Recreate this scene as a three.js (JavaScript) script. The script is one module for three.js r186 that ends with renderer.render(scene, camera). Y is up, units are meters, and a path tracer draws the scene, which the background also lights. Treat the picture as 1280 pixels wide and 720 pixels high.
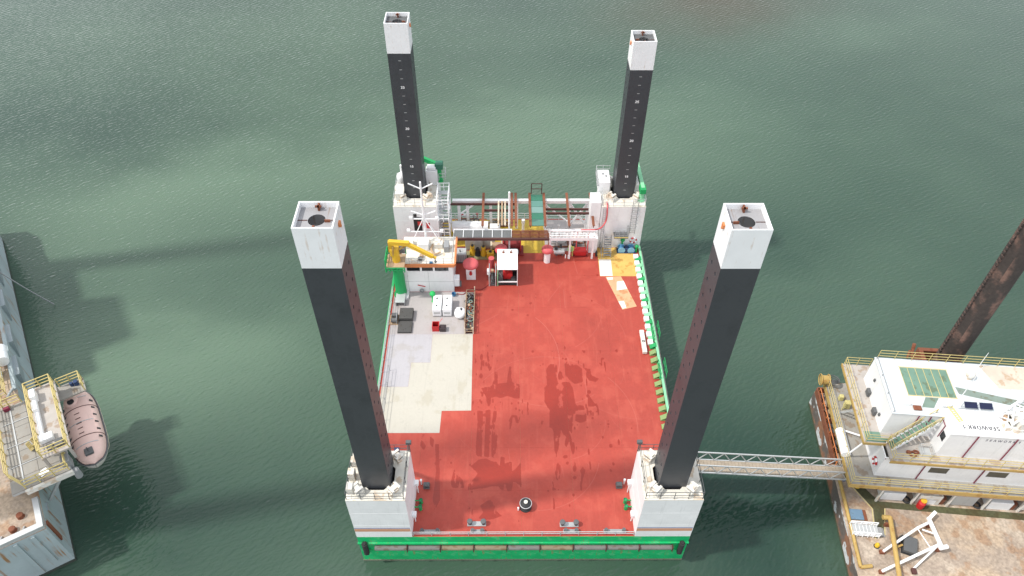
import * as THREE from 'three';
import { mergeGeometries } from 'three/addons/utils/BufferGeometryUtils.js';
import { RoundedBoxGeometry } from 'three/addons/geometries/RoundedBoxGeometry.js';
import { TextGeometry } from 'three/addons/geometries/TextGeometry.js';
import { FontLoader } from 'three/addons/loaders/FontLoader.js';

// ------------------------------------------------------------------ camera, sky, sun, exposure
const scene = new THREE.Scene();
const DK = 4.53;                                  // main deck of the red barge above the water (water is y = 0)
const camera = new THREE.PerspectiveCamera(41.73, 1280 / 720, 0.5, 9000);
camera.position.set(-1.344, 60.294 + DK, 28.762);
camera.rotation.order = 'YXZ';
camera.rotation.set(-0.8077, -0.0086, 0.0057);

const renderer = new THREE.WebGLRenderer({ antialias: true });
renderer.toneMapping = THREE.LinearToneMapping;
renderer.toneMappingExposure = 1.1;
renderer.shadowMap.enabled = true;

const sunDir = new THREE.Vector3(-0.69, 1, 0.12).normalize();
const sun = new THREE.DirectionalLight(new THREE.Color(1, 0.95, 0.88), 3.1);
sun.target.position.set(0, 0, -20);
sun.position.copy(sunDir).multiplyScalar(160).add(sun.target.position);
sun.castShadow = true;
sun.shadow.radius = 5.5;
sun.shadow.mapSize.set(4096, 4096);
Object.assign(sun.shadow.camera, { left: -110, right: 110, top: 110, bottom: -110, near: 1, far: 420 });
scene.add(sun, sun.target);

// seeded noise
function rng(seed) { let s = seed | 0; return () => { s = (s + 0x6d2b79f5) | 0; let t = Math.imul(s ^ (s >>> 15), 1 | s); t = (t + Math.imul(t ^ (t >>> 7), 61 | t)) ^ t; return ((t ^ (t >>> 14)) >>> 0) / 4294967296; }; }
function hash(x, y, s) { let h = Math.imul(x, 374761393) + Math.imul(y, 668265263) + Math.imul(s, 974634721) | 0; h = Math.imul(h ^ (h >>> 13), 1274126177); return ((h ^ (h >>> 16)) >>> 0) / 4294967296; }
const sm = (t) => t * t * (3 - 2 * t), mod = (a, n) => ((a % n) + n) % n, mix = (a, b, t) => a + (b - a) * t, clamp = (x, a = 0, b = 1) => Math.min(b, Math.max(a, x)), step = (a, b, x) => sm(clamp((x - a) / (b - a)));
function vnoise(x, y, px, py, s) {                // tileable with periods px, py
  const xi = Math.floor(x), yi = Math.floor(y), fx = sm(x - xi), fy = sm(y - yi), x0 = mod(xi, px), x1 = mod(xi + 1, px), y0 = mod(yi, py), y1 = mod(yi + 1, py);
  return mix(mix(hash(x0, y0, s), hash(x1, y0, s), fx), mix(hash(x0, y1, s), hash(x1, y1, s), fx), fy);
}
function fbm(u, v, fx, fy, oct, s) { let a = 0, k = 0.5, n = 0; for (let i = 0; i < oct; i++) { a += k * vnoise(u * fx, v * fy, fx, fy, s + i); n += k; k *= 0.55; fx *= 2; fy *= 2; } return a / n; }

{ // hazy bright sky with broken cloud; the water mirrors it
  const w = 1024, h = 512, data = new Float32Array(w * h * 4);
  for (let j = 0; j < h; j++) for (let i = 0; i < w; i++) {
    const el = ((j + 0.5) / h - 0.5) * Math.PI, az = ((i + 0.5) / w - 0.5) * 2 * Math.PI, ce = Math.cos(el), d = [ce * Math.cos(az), Math.sin(el), ce * Math.sin(az)], o = (j * w + i) * 4;
    const y = Math.max(d[1], 0.0), haze = Math.exp(-y * 1.9);
    let r = mix(0.32, 1.66, haze), g = mix(0.42, 1.7, haze), b = mix(0.58, 1.76, haze);
    const q = 1 / (y + 0.22), cx = d[0] * q * 0.9 + 40.3, cz = d[2] * q * 0.9 + 40.7;
    const c = fbm(cx / 64, cz / 64, 64, 64, 6, 11), body = step(0.45, 0.66, c), lum = mix(1.05, 1.9, step(0.42, 0.72, fbm(cx / 64 + 0.003, cz / 64 - 0.002, 128, 128, 4, 23)));
    const k = body * 0.9 * (1 - 0.35 * haze);
    r = mix(r, lum * 1.0, k); g = mix(g, lum * 1.01, k); b = mix(b, lum * 1.03, k);
    const sd = Math.max(0, d[0] * sunDir.x + d[1] * sunDir.y + d[2] * sunDir.z), glow = 0.55 * Math.pow(sd, 14);
    data[o] = r + glow; data[o + 1] = g + glow * 0.95; data[o + 2] = b + glow * 0.85; data[o + 3] = 1;
    if (d[1] < 0) { data[o] = 0.3; data[o + 1] = 0.34; data[o + 2] = 0.34; }
  }
  const t = new THREE.DataTexture(data, w, h, THREE.RGBAFormat, THREE.FloatType);
  t.mapping = THREE.EquirectangularReflectionMapping; t.magFilter = t.minFilter = THREE.LinearFilter; t.wrapS = THREE.RepeatWrapping; t.needsUpdate = true;
  scene.background = t; scene.environment = t;
}

// ------------------------------------------------------------------ textures and materials
function tex(size, metres, f, srgb = true, h = size) {      // f(u, v, out) fills out[0..2] with 0..1 (sRGB for colour)
  const data = new Uint8Array(size * h * 4), out = [0, 0, 0];
  for (let j = 0; j < h; j++) for (let i = 0; i < size; i++) {
    f((i + 0.5) / size, (j + 0.5) / h, out); const o = (j * size + i) * 4;
    for (let c = 0; c < 3; c++) data[o + c] = Math.round(255 * clamp(out[c])); data[o + 3] = 255;
  }
  const t = new THREE.DataTexture(data, size, h); t.magFilter = THREE.LinearFilter; t.minFilter = THREE.LinearMipmapLinearFilter; t.generateMipmaps = true;
  t.wrapS = t.wrapT = THREE.RepeatWrapping; if (srgb) t.colorSpace = THREE.SRGBColorSpace; t.repeat.set(1 / metres, 1 / metres); t.needsUpdate = true; return t;
}
const toS = (x) => (x <= 0.0031308 ? 12.92 * x : 1.055 * Math.pow(x, 1 / 2.4) - 0.055);
const put = (o, r, g, b, k = 1) => { o[0] = toS(r * k); o[1] = toS(g * k); o[2] = toS(b * k); };
const T = {};
T.grime = tex(512, 7, (u, v, o) => { const n = fbm(u, v, 6, 6, 6, 3), m = fbm(u, v, 40, 40, 3, 5), s = fbm(u, v, 50, 3, 4, 9), k = 0.94 + 0.16 * (n - 0.5) + 0.05 * (m - 0.5) - 0.07 * step(0.62, 0.8, s); put(o, k, k * 0.995, k * 0.985); });
T.streak = tex(512, 6, (u, v, o) => { const n = fbm(u, v, 5, 5, 5, 31), s = fbm(u, v, 48, 2, 5, 37), r = step(0.6, 0.78, s * 0.75 + n * 0.3); const k = 0.9 + 0.2 * (n - 0.5); put(o, mix(k, 0.55, r * 0.8), mix(k * 0.99, 0.33, r * 0.8), mix(k * 0.97, 0.18, r * 0.8)); });
T.fine = tex(256, 1.3, (u, v, o) => { o[0] = o[1] = o[2] = fbm(u, v, 16, 16, 4, 7); }, false);
T.rustdeck = tex(1024, 15, (u, v, o) => {
  const n = fbm(u, v, 4, 4, 6, 41), m = fbm(u, v, 14, 14, 6, 43), f = fbm(u, v, 90, 90, 3, 47), t = fbm(u, v, 9, 7, 6, 53);
  let r = 0.43, g = 0.335, b = 0.245;
  const a = step(0.46, 0.64, n); r = mix(r, 0.33, a * 0.85); g = mix(g, 0.27, a * 0.85); b = mix(b, 0.22, a * 0.85);
  const c = step(0.52, 0.66, m); r = mix(r, 0.3, c * 0.6); g = mix(g, 0.17, c * 0.6); b = mix(b, 0.09, c * 0.6);
  const d = step(0.54, 0.66, t); r = mix(r, 0.54, d * 0.5); g = mix(g, 0.46, d * 0.5); b = mix(b, 0.37, d * 0.5);
  put(o, r, g, b, 0.66 + 0.68 * f);
});
T.rusthull = tex(1024, 12, (u, v, o) => {                  // grey-brown plating with flaking white paint
  const n = fbm(u, v, 5, 5, 6, 61), p = fbm(u, v, 8, 12, 6, 63), f = fbm(u, v, 70, 70, 3, 67);
  let r = 0.12, g = 0.1, b = 0.09; const a = step(0.45, 0.6, n); r = mix(r, 0.25, a); g = mix(g, 0.12, a); b = mix(b, 0.07, a);
  const w = step(0.57, 0.61, p); r = mix(r, 0.55, w); g = mix(g, 0.56, w); b = mix(b, 0.58, w); put(o, r, g, b, 0.75 + 0.5 * f);
});
T.paleHull = tex(1024, 16, (u, v, o) => {                  // pale blue-grey plating, rust runs
  const n = fbm(u, v, 5, 5, 6, 71), s = fbm(u, v, 70, 3, 5, 73), f = fbm(u, v, 60, 60, 3, 77), q = fbm(u, v, 9, 9, 5, 79);
  let r = 0.42, g = 0.5, b = 0.52; const k = 0.88 + 0.3 * (n - 0.5) + 0.08 * (f - 0.5); r *= k; g *= k; b *= k;
  const a = step(0.6, 0.74, s * 0.7 + q * 0.33); r = mix(r, 0.3, a); g = mix(g, 0.17, a); b = mix(b, 0.08, a); put(o, r, g, b);
});
T.legblack = tex(512, 9, (u, v, o) => { const n = fbm(u, v, 5, 5, 6, 81), s = fbm(u, v, 40, 4, 4, 83), f = fbm(u, v, 50, 50, 3, 85), k = 0.7 + 0.55 * n + 0.25 * (f - 0.5) + 0.9 * step(0.7, 0.82, s) * 0.35; put(o, k, k, k); });
T.rustleg = tex(512, 8, (u, v, o) => { const n = fbm(u, v, 7, 5, 6, 91), f = fbm(u, v, 40, 40, 3, 93), a = step(0.5, 0.7, n); put(o, mix(0.042, 0.16, a), mix(0.033, 0.095, a), mix(0.03, 0.075, a), 0.65 + 0.7 * f); });
T.wood = tex(256, 2, (u, v, o) => { const n = fbm(u, v, 4, 40, 4, 95), m = fbm(u, v, 6, 6, 3, 97), k = 0.7 + 0.4 * n + 0.25 * (m - 0.5); put(o, 0.37 * k, 0.31 * k, 0.24 * k); });
T.green = tex(512, 6, (u, v, o) => { const n = fbm(u, v, 6, 6, 6, 101), s = fbm(u, v, 60, 4, 5, 103), q = fbm(u, v, 12, 12, 5, 107); let r = 0.006, g = 0.5, b = 0.16; const k = 0.78 + 0.4 * (n - 0.5) + 0.1; r *= k; g *= k; b *= k; const w = step(0.6, 0.72, q); r = mix(r, 0.1, w * 0.6); g = mix(g, 0.5, w * 0.6); b = mix(b, 0.22, w * 0.6); const a = step(0.66, 0.78, s * 0.75 + n * 0.28); r = mix(r, 0.3, a * 0.85); g = mix(g, 0.18, a * 0.85); b = mix(b, 0.08, a * 0.85); put(o, r, g, b); });
T.worn = tex(512, 5, (u, v, o) => { const n = fbm(u, v, 6, 6, 6, 111), m = fbm(u, v, 9, 9, 5, 113), a = step(0.56, 0.7, m); const k = 0.85 + 0.3 * (n - 0.5); put(o, mix(k, 0.62, a * 0.7), mix(k * 0.98, 0.46, a * 0.7), mix(k * 0.94, 0.32, a * 0.7)); });

T.head = tex(512, 5, (u, v, o) => { const n = fbm(u, v, 6, 6, 5, 131), s = fbm(u, v, 44, 2, 5, 133), q = fbm(u, v, 14, 14, 5, 135), r = step(0.62, 0.8, s * 0.7 + q * 0.36) * 0.45, k = 0.95 + 0.1 * (n - 0.5); put(o, mix(k, 0.6, r), mix(k, 0.42, r), mix(k, 0.28, r)); });
T.scuff = tex(1024, 11, (u, v, o) => { const n = fbm(u, v, 5, 5, 6, 121), m = fbm(u, v, 11, 7, 6, 123), f = fbm(u, v, 80, 80, 3, 125), l = fbm(u, v, 90, 4, 4, 127), a = step(0.56, 0.72, m), d = step(0.66, 0.78, fbm(u, v, 30, 30, 4, 129)); const k = 0.96 + 0.08 * (n - 0.5) + 0.06 * (f - 0.5) - 0.05 * step(0.62, 0.8, l) - 0.07 * a - 0.06 * d; put(o, k, k * (1 - 0.02 * a), k * (1 - 0.07 * a)); });

function mat(rgb, opt = {}) {
  const m = new THREE.MeshStandardMaterial({ roughness: 0.6, ...opt }); m.color.setRGB(...rgb); m.side = THREE.DoubleSide;
  if (opt.map === undefined) m.map = T.grime; return m;
}
const M = {
  white: mat([0.86, 0.87, 0.885], { roughness: 0.45 }), whiteClean: mat([0.86, 0.87, 0.88], { map: null, roughness: 0.4 }), whiteWorn: mat([0.82, 0.81, 0.78], { map: T.worn }), whiteRust: mat([0.84, 0.85, 0.86], { map: T.streak, roughness: 0.5 }),
  cream: mat([0.86, 0.84, 0.78], { map: T.worn, roughness: 0.75 }), black: mat([0.05, 0.054, 0.062], { map: T.legblack, roughness: 0.45 }),
  dark: mat([0.025, 0.026, 0.028], { roughness: 0.7 }), rubber: mat([0.03, 0.03, 0.032], { roughness: 0.85 }), grey: mat([0.3, 0.31, 0.32]), steel: mat([0.42, 0.44, 0.45], { roughness: 0.5, metalness: 0.2 }), darkGrey: mat([0.11, 0.115, 0.12]), galv: mat([0.55, 0.57, 0.58], { roughness: 0.45, metalness: 0.3 }),
  green: mat([1, 1, 1], { map: T.green, roughness: 0.5 }), greenPaint: mat([0.012, 0.34, 0.1]), mint: mat([0.25, 0.62, 0.36]), darkGreen: mat([0.03, 0.16, 0.1]), yellow: mat([0.72, 0.45, 0.03]), yellowRail: mat([0.6, 0.49, 0.2], { roughness: 0.55 }), paleYellow: mat([0.62, 0.55, 0.24]),
  red: mat([0.5, 0.018, 0.02]), pink: mat([0.66, 0.12, 0.13]), redDark: mat([0.25, 0.02, 0.02]), orange: mat([0.66, 0.23, 0.08]), rust: mat([0.24, 0.085, 0.045], { map: T.worn, roughness: 0.85 }), brown: mat([0.09, 0.035, 0.03], { roughness: 0.8 }), blue: mat([0.06, 0.22, 0.42]), blueDark: mat([0.02, 0.05, 0.14]),
  headWhite: mat([0.87, 0.88, 0.895], { map: T.head, roughness: 0.45 }), capGrey: mat([0.36, 0.36, 0.38], { map: T.streak, roughness: 0.7 }), fender: mat([0.2, 0.2, 0.195], { map: T.worn, roughness: 0.85 }), fenderRust: mat([0.27, 0.23, 0.16], { map: T.worn, roughness: 0.85 }),
  glass: mat([0.012, 0.016, 0.02], { map: null, roughness: 0.08 }), wood: mat([1, 1, 1], { map: T.wood, roughness: 0.85 }), rustdeck: mat([1, 1, 1], { map: T.rustdeck, roughness: 0.85 }), rusthull: mat([1, 1, 1], { map: T.rusthull, roughness: 0.8 }), paleHull: mat([1, 1, 1], { map: T.paleHull, roughness: 0.55 }), rustleg: mat([1, 1, 1], { map: T.rustleg, roughness: 0.75 }),
  salmon: mat([0.8, 0.56, 0.5], { roughness: 0.55 }), floorGrey: mat([0.36, 0.35, 0.33], { map: T.worn, roughness: 0.8 }), deckGrey: mat([0.5, 0.47, 0.45], { map: T.worn }), roofGreen: mat([0.17, 0.3, 0.24], { map: T.worn, roughness: 0.8 }), pathGreen: mat([0.2, 0.25, 0.15], { map: T.rustdeck, roughness: 0.9 }), sand: mat([0.75, 0.68, 0.56], { map: T.worn }), maroon: mat([0.2, 0.02, 0.05]), solar: mat([0.012, 0.016, 0.05], { map: null, roughness: 0.12 }), ochre: mat([0.52, 0.36, 0.12], { map: T.worn, roughness: 0.7 }), tan: mat([0.5, 0.36, 0.24], { map: T.worn }), stripeO: mat([0.62, 0.32, 0.2]), stripeB: mat([0.3, 0.34, 0.5]),
};
for (const k of ['cream', 'floorGrey', 'rustdeck', 'worn', 'rusthull', 'rust']) if (M[k]) { M[k].bumpMap = T.fine; M[k].bumpScale = 0.006; }

// ------------------------------------------------------------------ geometry helpers (uv in metres)
const V = (x, y, z) => new THREE.Vector3(x, y, z), UP = V(0, 1, 0);
function uvm(g) {
  g = g.index ? g.toNonIndexed() : g; if (!g.attributes.normal) g.computeVertexNormals();
  const p = g.attributes.position, uv = new Float32Array(p.count * 2), a = V(0, 0, 0), b = V(0, 0, 0), c = V(0, 0, 0), n = V(0, 0, 0);
  for (let i = 0; i < p.count; i += 3) {
    a.fromBufferAttribute(p, i); b.fromBufferAttribute(p, i + 1); c.fromBufferAttribute(p, i + 2); n.copy(b).sub(a).cross(c.sub(a));
    const ax = Math.abs(n.x), ay = Math.abs(n.y), az = Math.abs(n.z);
    for (let k = 0; k < 3; k++) { const x = p.getX(i + k), y = p.getY(i + k), z = p.getZ(i + k), o = (i + k) * 2; if (ay >= ax && ay >= az) { uv[o] = x; uv[o + 1] = z; } else if (ax >= az) { uv[o] = z + 3.1; uv[o + 1] = y; } else { uv[o] = x + 1.7; uv[o + 1] = y; } }
  }
  const r = new THREE.BufferGeometry(); r.setAttribute('position', p); r.setAttribute('normal', g.attributes.normal); r.setAttribute('uv', new THREE.BufferAttribute(uv, 2)); return r;
}
const box = (x0, x1, y0, y1, z0, z1) => new THREE.BoxGeometry(Math.abs(x1 - x0), Math.abs(y1 - y0), Math.abs(z1 - z0)).translate((x0 + x1) / 2, (y0 + y1) / 2, (z0 + z1) / 2);
const rbox = (x0, x1, y0, y1, z0, z1, r = 0.04) => new RoundedBoxGeometry(Math.abs(x1 - x0), Math.abs(y1 - y0), Math.abs(z1 - z0), 2, r).translate((x0 + x1) / 2, (y0 + y1) / 2, (z0 + z1) / 2);
const cbox = (w, h, d, x, y, z, ry = 0) => new THREE.BoxGeometry(w, h, d).rotateY(ry).translate(x, y, z);
function bar(a, b, r, seg = 6, r2 = r) { const d = V(...b).sub(V(...a)), l = d.length(), g = new THREE.CylinderGeometry(r2, r, l, seg); g.applyQuaternion(new THREE.Quaternion().setFromUnitVectors(UP, d.normalize())); return g.translate((a[0] + b[0]) / 2, (a[1] + b[1]) / 2, (a[2] + b[2]) / 2); }
function beam(a, b, w, h) { const d = V(...b).sub(V(...a)), l = d.length(), m = new THREE.Matrix4().lookAt(V(...a), V(...b), Math.abs(d.y) / l > 0.98 ? V(1, 0, 0) : UP), g = new THREE.BoxGeometry(w, h, l); g.applyMatrix4(m); return g.translate((a[0] + b[0]) / 2, (a[1] + b[1]) / 2, (a[2] + b[2]) / 2); }
const cyl = (r, h, x, y, z, seg = 16, r2 = r) => new THREE.CylinderGeometry(r2, r, h, seg).translate(x, y + h / 2, z);
const lathe = (pts, seg = 20) => new THREE.LatheGeometry(pts.map((p) => new THREE.Vector2(p[0], p[1])), seg);
const tube = (pts, r, seg = 24, rs = 6) => new THREE.TubeGeometry(new THREE.CatmullRomCurve3(pts.map((p) => V(...p))), seg, r, rs);
function prism(pts, y0, y1, holes = []) {            // pts [x, z] outline, extruded from y0 to y1
  const s = new THREE.Shape(pts.map((p) => new THREE.Vector2(p[0], -p[1]))); for (const h of holes) s.holes.push(new THREE.Path(h.map((p) => new THREE.Vector2(p[0], -p[1]))));
  return new THREE.ExtrudeGeometry(s, { depth: y1 - y0, bevelEnabled: false }).rotateX(-Math.PI / 2).translate(0, y0, 0);
}
function rail(pts, h = 1.1, r = 0.028, gap = 1.5, bars = 2, closed = false) {   // posts and bars along a path of [x, y, z]
  const out = [], P = closed ? [...pts, pts[0]] : pts;
  for (let i = 0; i + 1 < P.length; i++) {
    const [a, b] = [P[i], P[i + 1]], l = Math.hypot(b[0] - a[0], b[1] - a[1], b[2] - a[2]), n = Math.max(1, Math.round(l / gap));
    for (let k = 1; k <= bars; k++) { const y = h * k / bars; out.push(bar([a[0], a[1] + y, a[2]], [b[0], b[1] + y, b[2]], r, 5)); }
    for (let k = i ? 1 : 0; k <= n; k++) { if (closed && i === P.length - 2 && k === n) continue; const t = k / n, x = mix(a[0], b[0], t), y = mix(a[1], b[1], t), z = mix(a[2], b[2], t); out.push(bar([x, y, z], [x, y + h, z], r * 1.1, 5)); }
  }
  return out;
}
const taken = {};
function numbered(n) { const k = taken[n] ?? 0; taken[n] = k + 1; return k ? n + '_' + String(k).padStart(3, '0') : n; }
function part(name, geos, material, parent, label) {
  const list = Array.isArray(geos) ? geos : [geos], g = list.length > 1 ? mergeGeometries(list.map(uvm)) : uvm(list[0]);
  const m = new THREE.Mesh(g, material); m.name = name; m.castShadow = m.receiveShadow = true; if (label) m.userData.label = label; parent.add(m); return m;
}
function thing(name, label, category, pos = [0, 0, 0], turn = 0, group) {
  const o = new THREE.Group(); o.name = numbered(name); o.position.set(...pos); o.rotation.y = turn; o.userData = { label, category }; if (group) o.userData.group = group; scene.add(o); return o;
}
function solo(name, label, category, geos, material, pos = [0, 0, 0], turn = 0, group) {
  const m = part(name, geos, material, scene); m.name = numbered(name); m.position.set(...pos); m.rotation.y = turn; m.userData = { label, category }; if (group) m.userData.group = group; return m;
}
function copy(o, pos, turn, label) { const c = o.clone(); c.name = numbered(o.name.replace(/_\d{3}$/, '')); c.position.set(...pos); c.rotation.y = turn; c.userData = { ...o.userData, label }; scene.add(c); return c; }
const font = await new FontLoader().loadAsync('fonts/droid/droid_sans_bold.typeface.json');
function text(s, size, depth = 0.01) { const g = new TextGeometry(s, { font, size, depth, curveSegments: 3, bevelEnabled: false }); g.computeBoundingBox(); const b = g.boundingBox; return g.translate(-(b.min.x + b.max.x) / 2, -(b.min.y + b.max.y) / 2, 0); }

// ------------------------------------------------------------------ water
{
  const waves = (seed, n, lo, hi, dir, spread) => { const R = rng(seed), W = []; while (W.length < n) { const k = lo * Math.pow(hi / lo, R()), a = dir + (R() + R() + R() - 1.5) * spread, kx = Math.round(k * Math.cos(a)), ky = Math.round(k * Math.sin(a)), kk = Math.hypot(kx, ky); if (kk < lo * 0.8) continue; W.push([kx, ky, R() * 6.283, Math.pow(lo / kk, 0.75)]); } return W; };
  function field(size, W) { const f = new Float32Array(size * size), c = new Float32Array(4096); for (let i = 0; i < 4096; i++) c[i] = Math.cos(i / 4096 * 6.2831853); for (const [kx, ky, ph, a] of W) { const p0 = ph / 6.2831853 * 4096; for (let j = 0; j < size; j++) for (let i = 0; i < size; i++) f[j * size + i] += a * c[mod(Math.round((kx * i + ky * j) / size * 4096 + p0), 4096)]; } let m = 0; for (const x of f) m = Math.max(m, Math.abs(x)); return f.map((x) => 0.5 + 0.5 * x / m); }
  const mk = (size, f, metres, rot) => { const d = new Float32Array(size * size * 4); for (let i = 0; i < size * size; i++) { d[i * 4] = d[i * 4 + 1] = d[i * 4 + 2] = f[i]; d[i * 4 + 3] = 1; } const t = new THREE.DataTexture(d, size, size, THREE.RGBAFormat, THREE.FloatType); t.magFilter = t.minFilter = THREE.LinearFilter; t.wrapS = t.wrapT = THREE.RepeatWrapping; t.repeat.set(1 / metres, 1 / metres); t.rotation = rot; t.needsUpdate = true; return t; };
  const f1 = field(1024, waves(5, 90, 46, 190, -0.95, 0.65));
  const bump = mk(1024, f1, 43, 0);
  // normal map of finer ripples on another tile
  const S = 1024, f2 = field(S, waves(9, 80, 24, 150, -0.7, 1.1)), nd = new Uint8Array(S * S * 4), ht = 0.1, cell = 29 / S;
  for (let j = 0; j < S; j++) for (let i = 0; i < S; i++) { const dx = (f2[j * S + (i + 1) % S] - f2[j * S + (i + S - 1) % S]) * ht / (2 * cell), dy = (f2[((j + 1) % S) * S + i] - f2[((j + S - 1) % S) * S + i]) * ht / (2 * cell), l = Math.hypot(dx, dy, 1), o = (j * S + i) * 4; nd[o] = 127.5 - 127.5 * dx / l; nd[o + 1] = 127.5 - 127.5 * dy / l; nd[o + 2] = 127.5 + 127.5 / l; nd[o + 3] = 255; }
  const nm = new THREE.DataTexture(nd, S, S); nm.magFilter = THREE.LinearFilter; nm.wrapS = nm.wrapT = THREE.RepeatWrapping; nm.repeat.set(1 / 29, 1 / 29); nm.rotation = 0.2; nm.needsUpdate = true;
  // water colour: mottling, paler patches and a brown one; darker patches are painted shade
  const patches = [[-40, -25, 20, 11, 1.15], [-46, -54, 34, 10, 0.85], [8, -62, 30, 11, 0.75], [-60, -44, 16, 9, 0.6], [30, -36, 14, 8, -0.35], [24, -6, 9, 14, -0.6], [-28, 0, 18, 10, -0.6]];  // negative strengths paint shade into the water colour beside the vessels
  const tintAndShade = tex(1024, 420, (u, v, o) => {
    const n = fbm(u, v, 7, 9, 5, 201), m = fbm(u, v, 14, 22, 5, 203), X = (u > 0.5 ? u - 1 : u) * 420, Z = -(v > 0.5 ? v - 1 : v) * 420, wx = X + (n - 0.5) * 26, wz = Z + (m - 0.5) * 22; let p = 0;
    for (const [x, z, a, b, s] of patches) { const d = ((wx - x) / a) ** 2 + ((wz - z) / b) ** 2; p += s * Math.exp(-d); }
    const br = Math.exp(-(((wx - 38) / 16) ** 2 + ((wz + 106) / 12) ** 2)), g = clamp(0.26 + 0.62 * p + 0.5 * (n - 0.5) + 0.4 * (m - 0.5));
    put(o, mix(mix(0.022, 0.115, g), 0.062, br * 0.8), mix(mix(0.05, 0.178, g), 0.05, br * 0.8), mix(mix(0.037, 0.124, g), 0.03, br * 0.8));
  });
  const wm = new THREE.MeshPhysicalMaterial({ roughness: 0.05, ior: 1.34, map: tintAndShade, bumpMap: bump, bumpScale: 0.085, normalMap: nm, normalScale: new THREE.Vector2(0.27, 0.27) });
  const g = new THREE.PlaneGeometry(5200, 5200, 1, 1).rotateX(-Math.PI / 2), p = g.attributes.position, uv = g.attributes.uv; for (let i = 0; i < p.count; i++) uv.setXY(i, p.getX(i), -p.getZ(i));
  const w = new THREE.Mesh(g, wm); w.name = 'water'; w.receiveShadow = true; w.userData = { kind: 'structure', label: 'rippled grey green harbour water around the vessels' }; scene.add(w);
}

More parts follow.
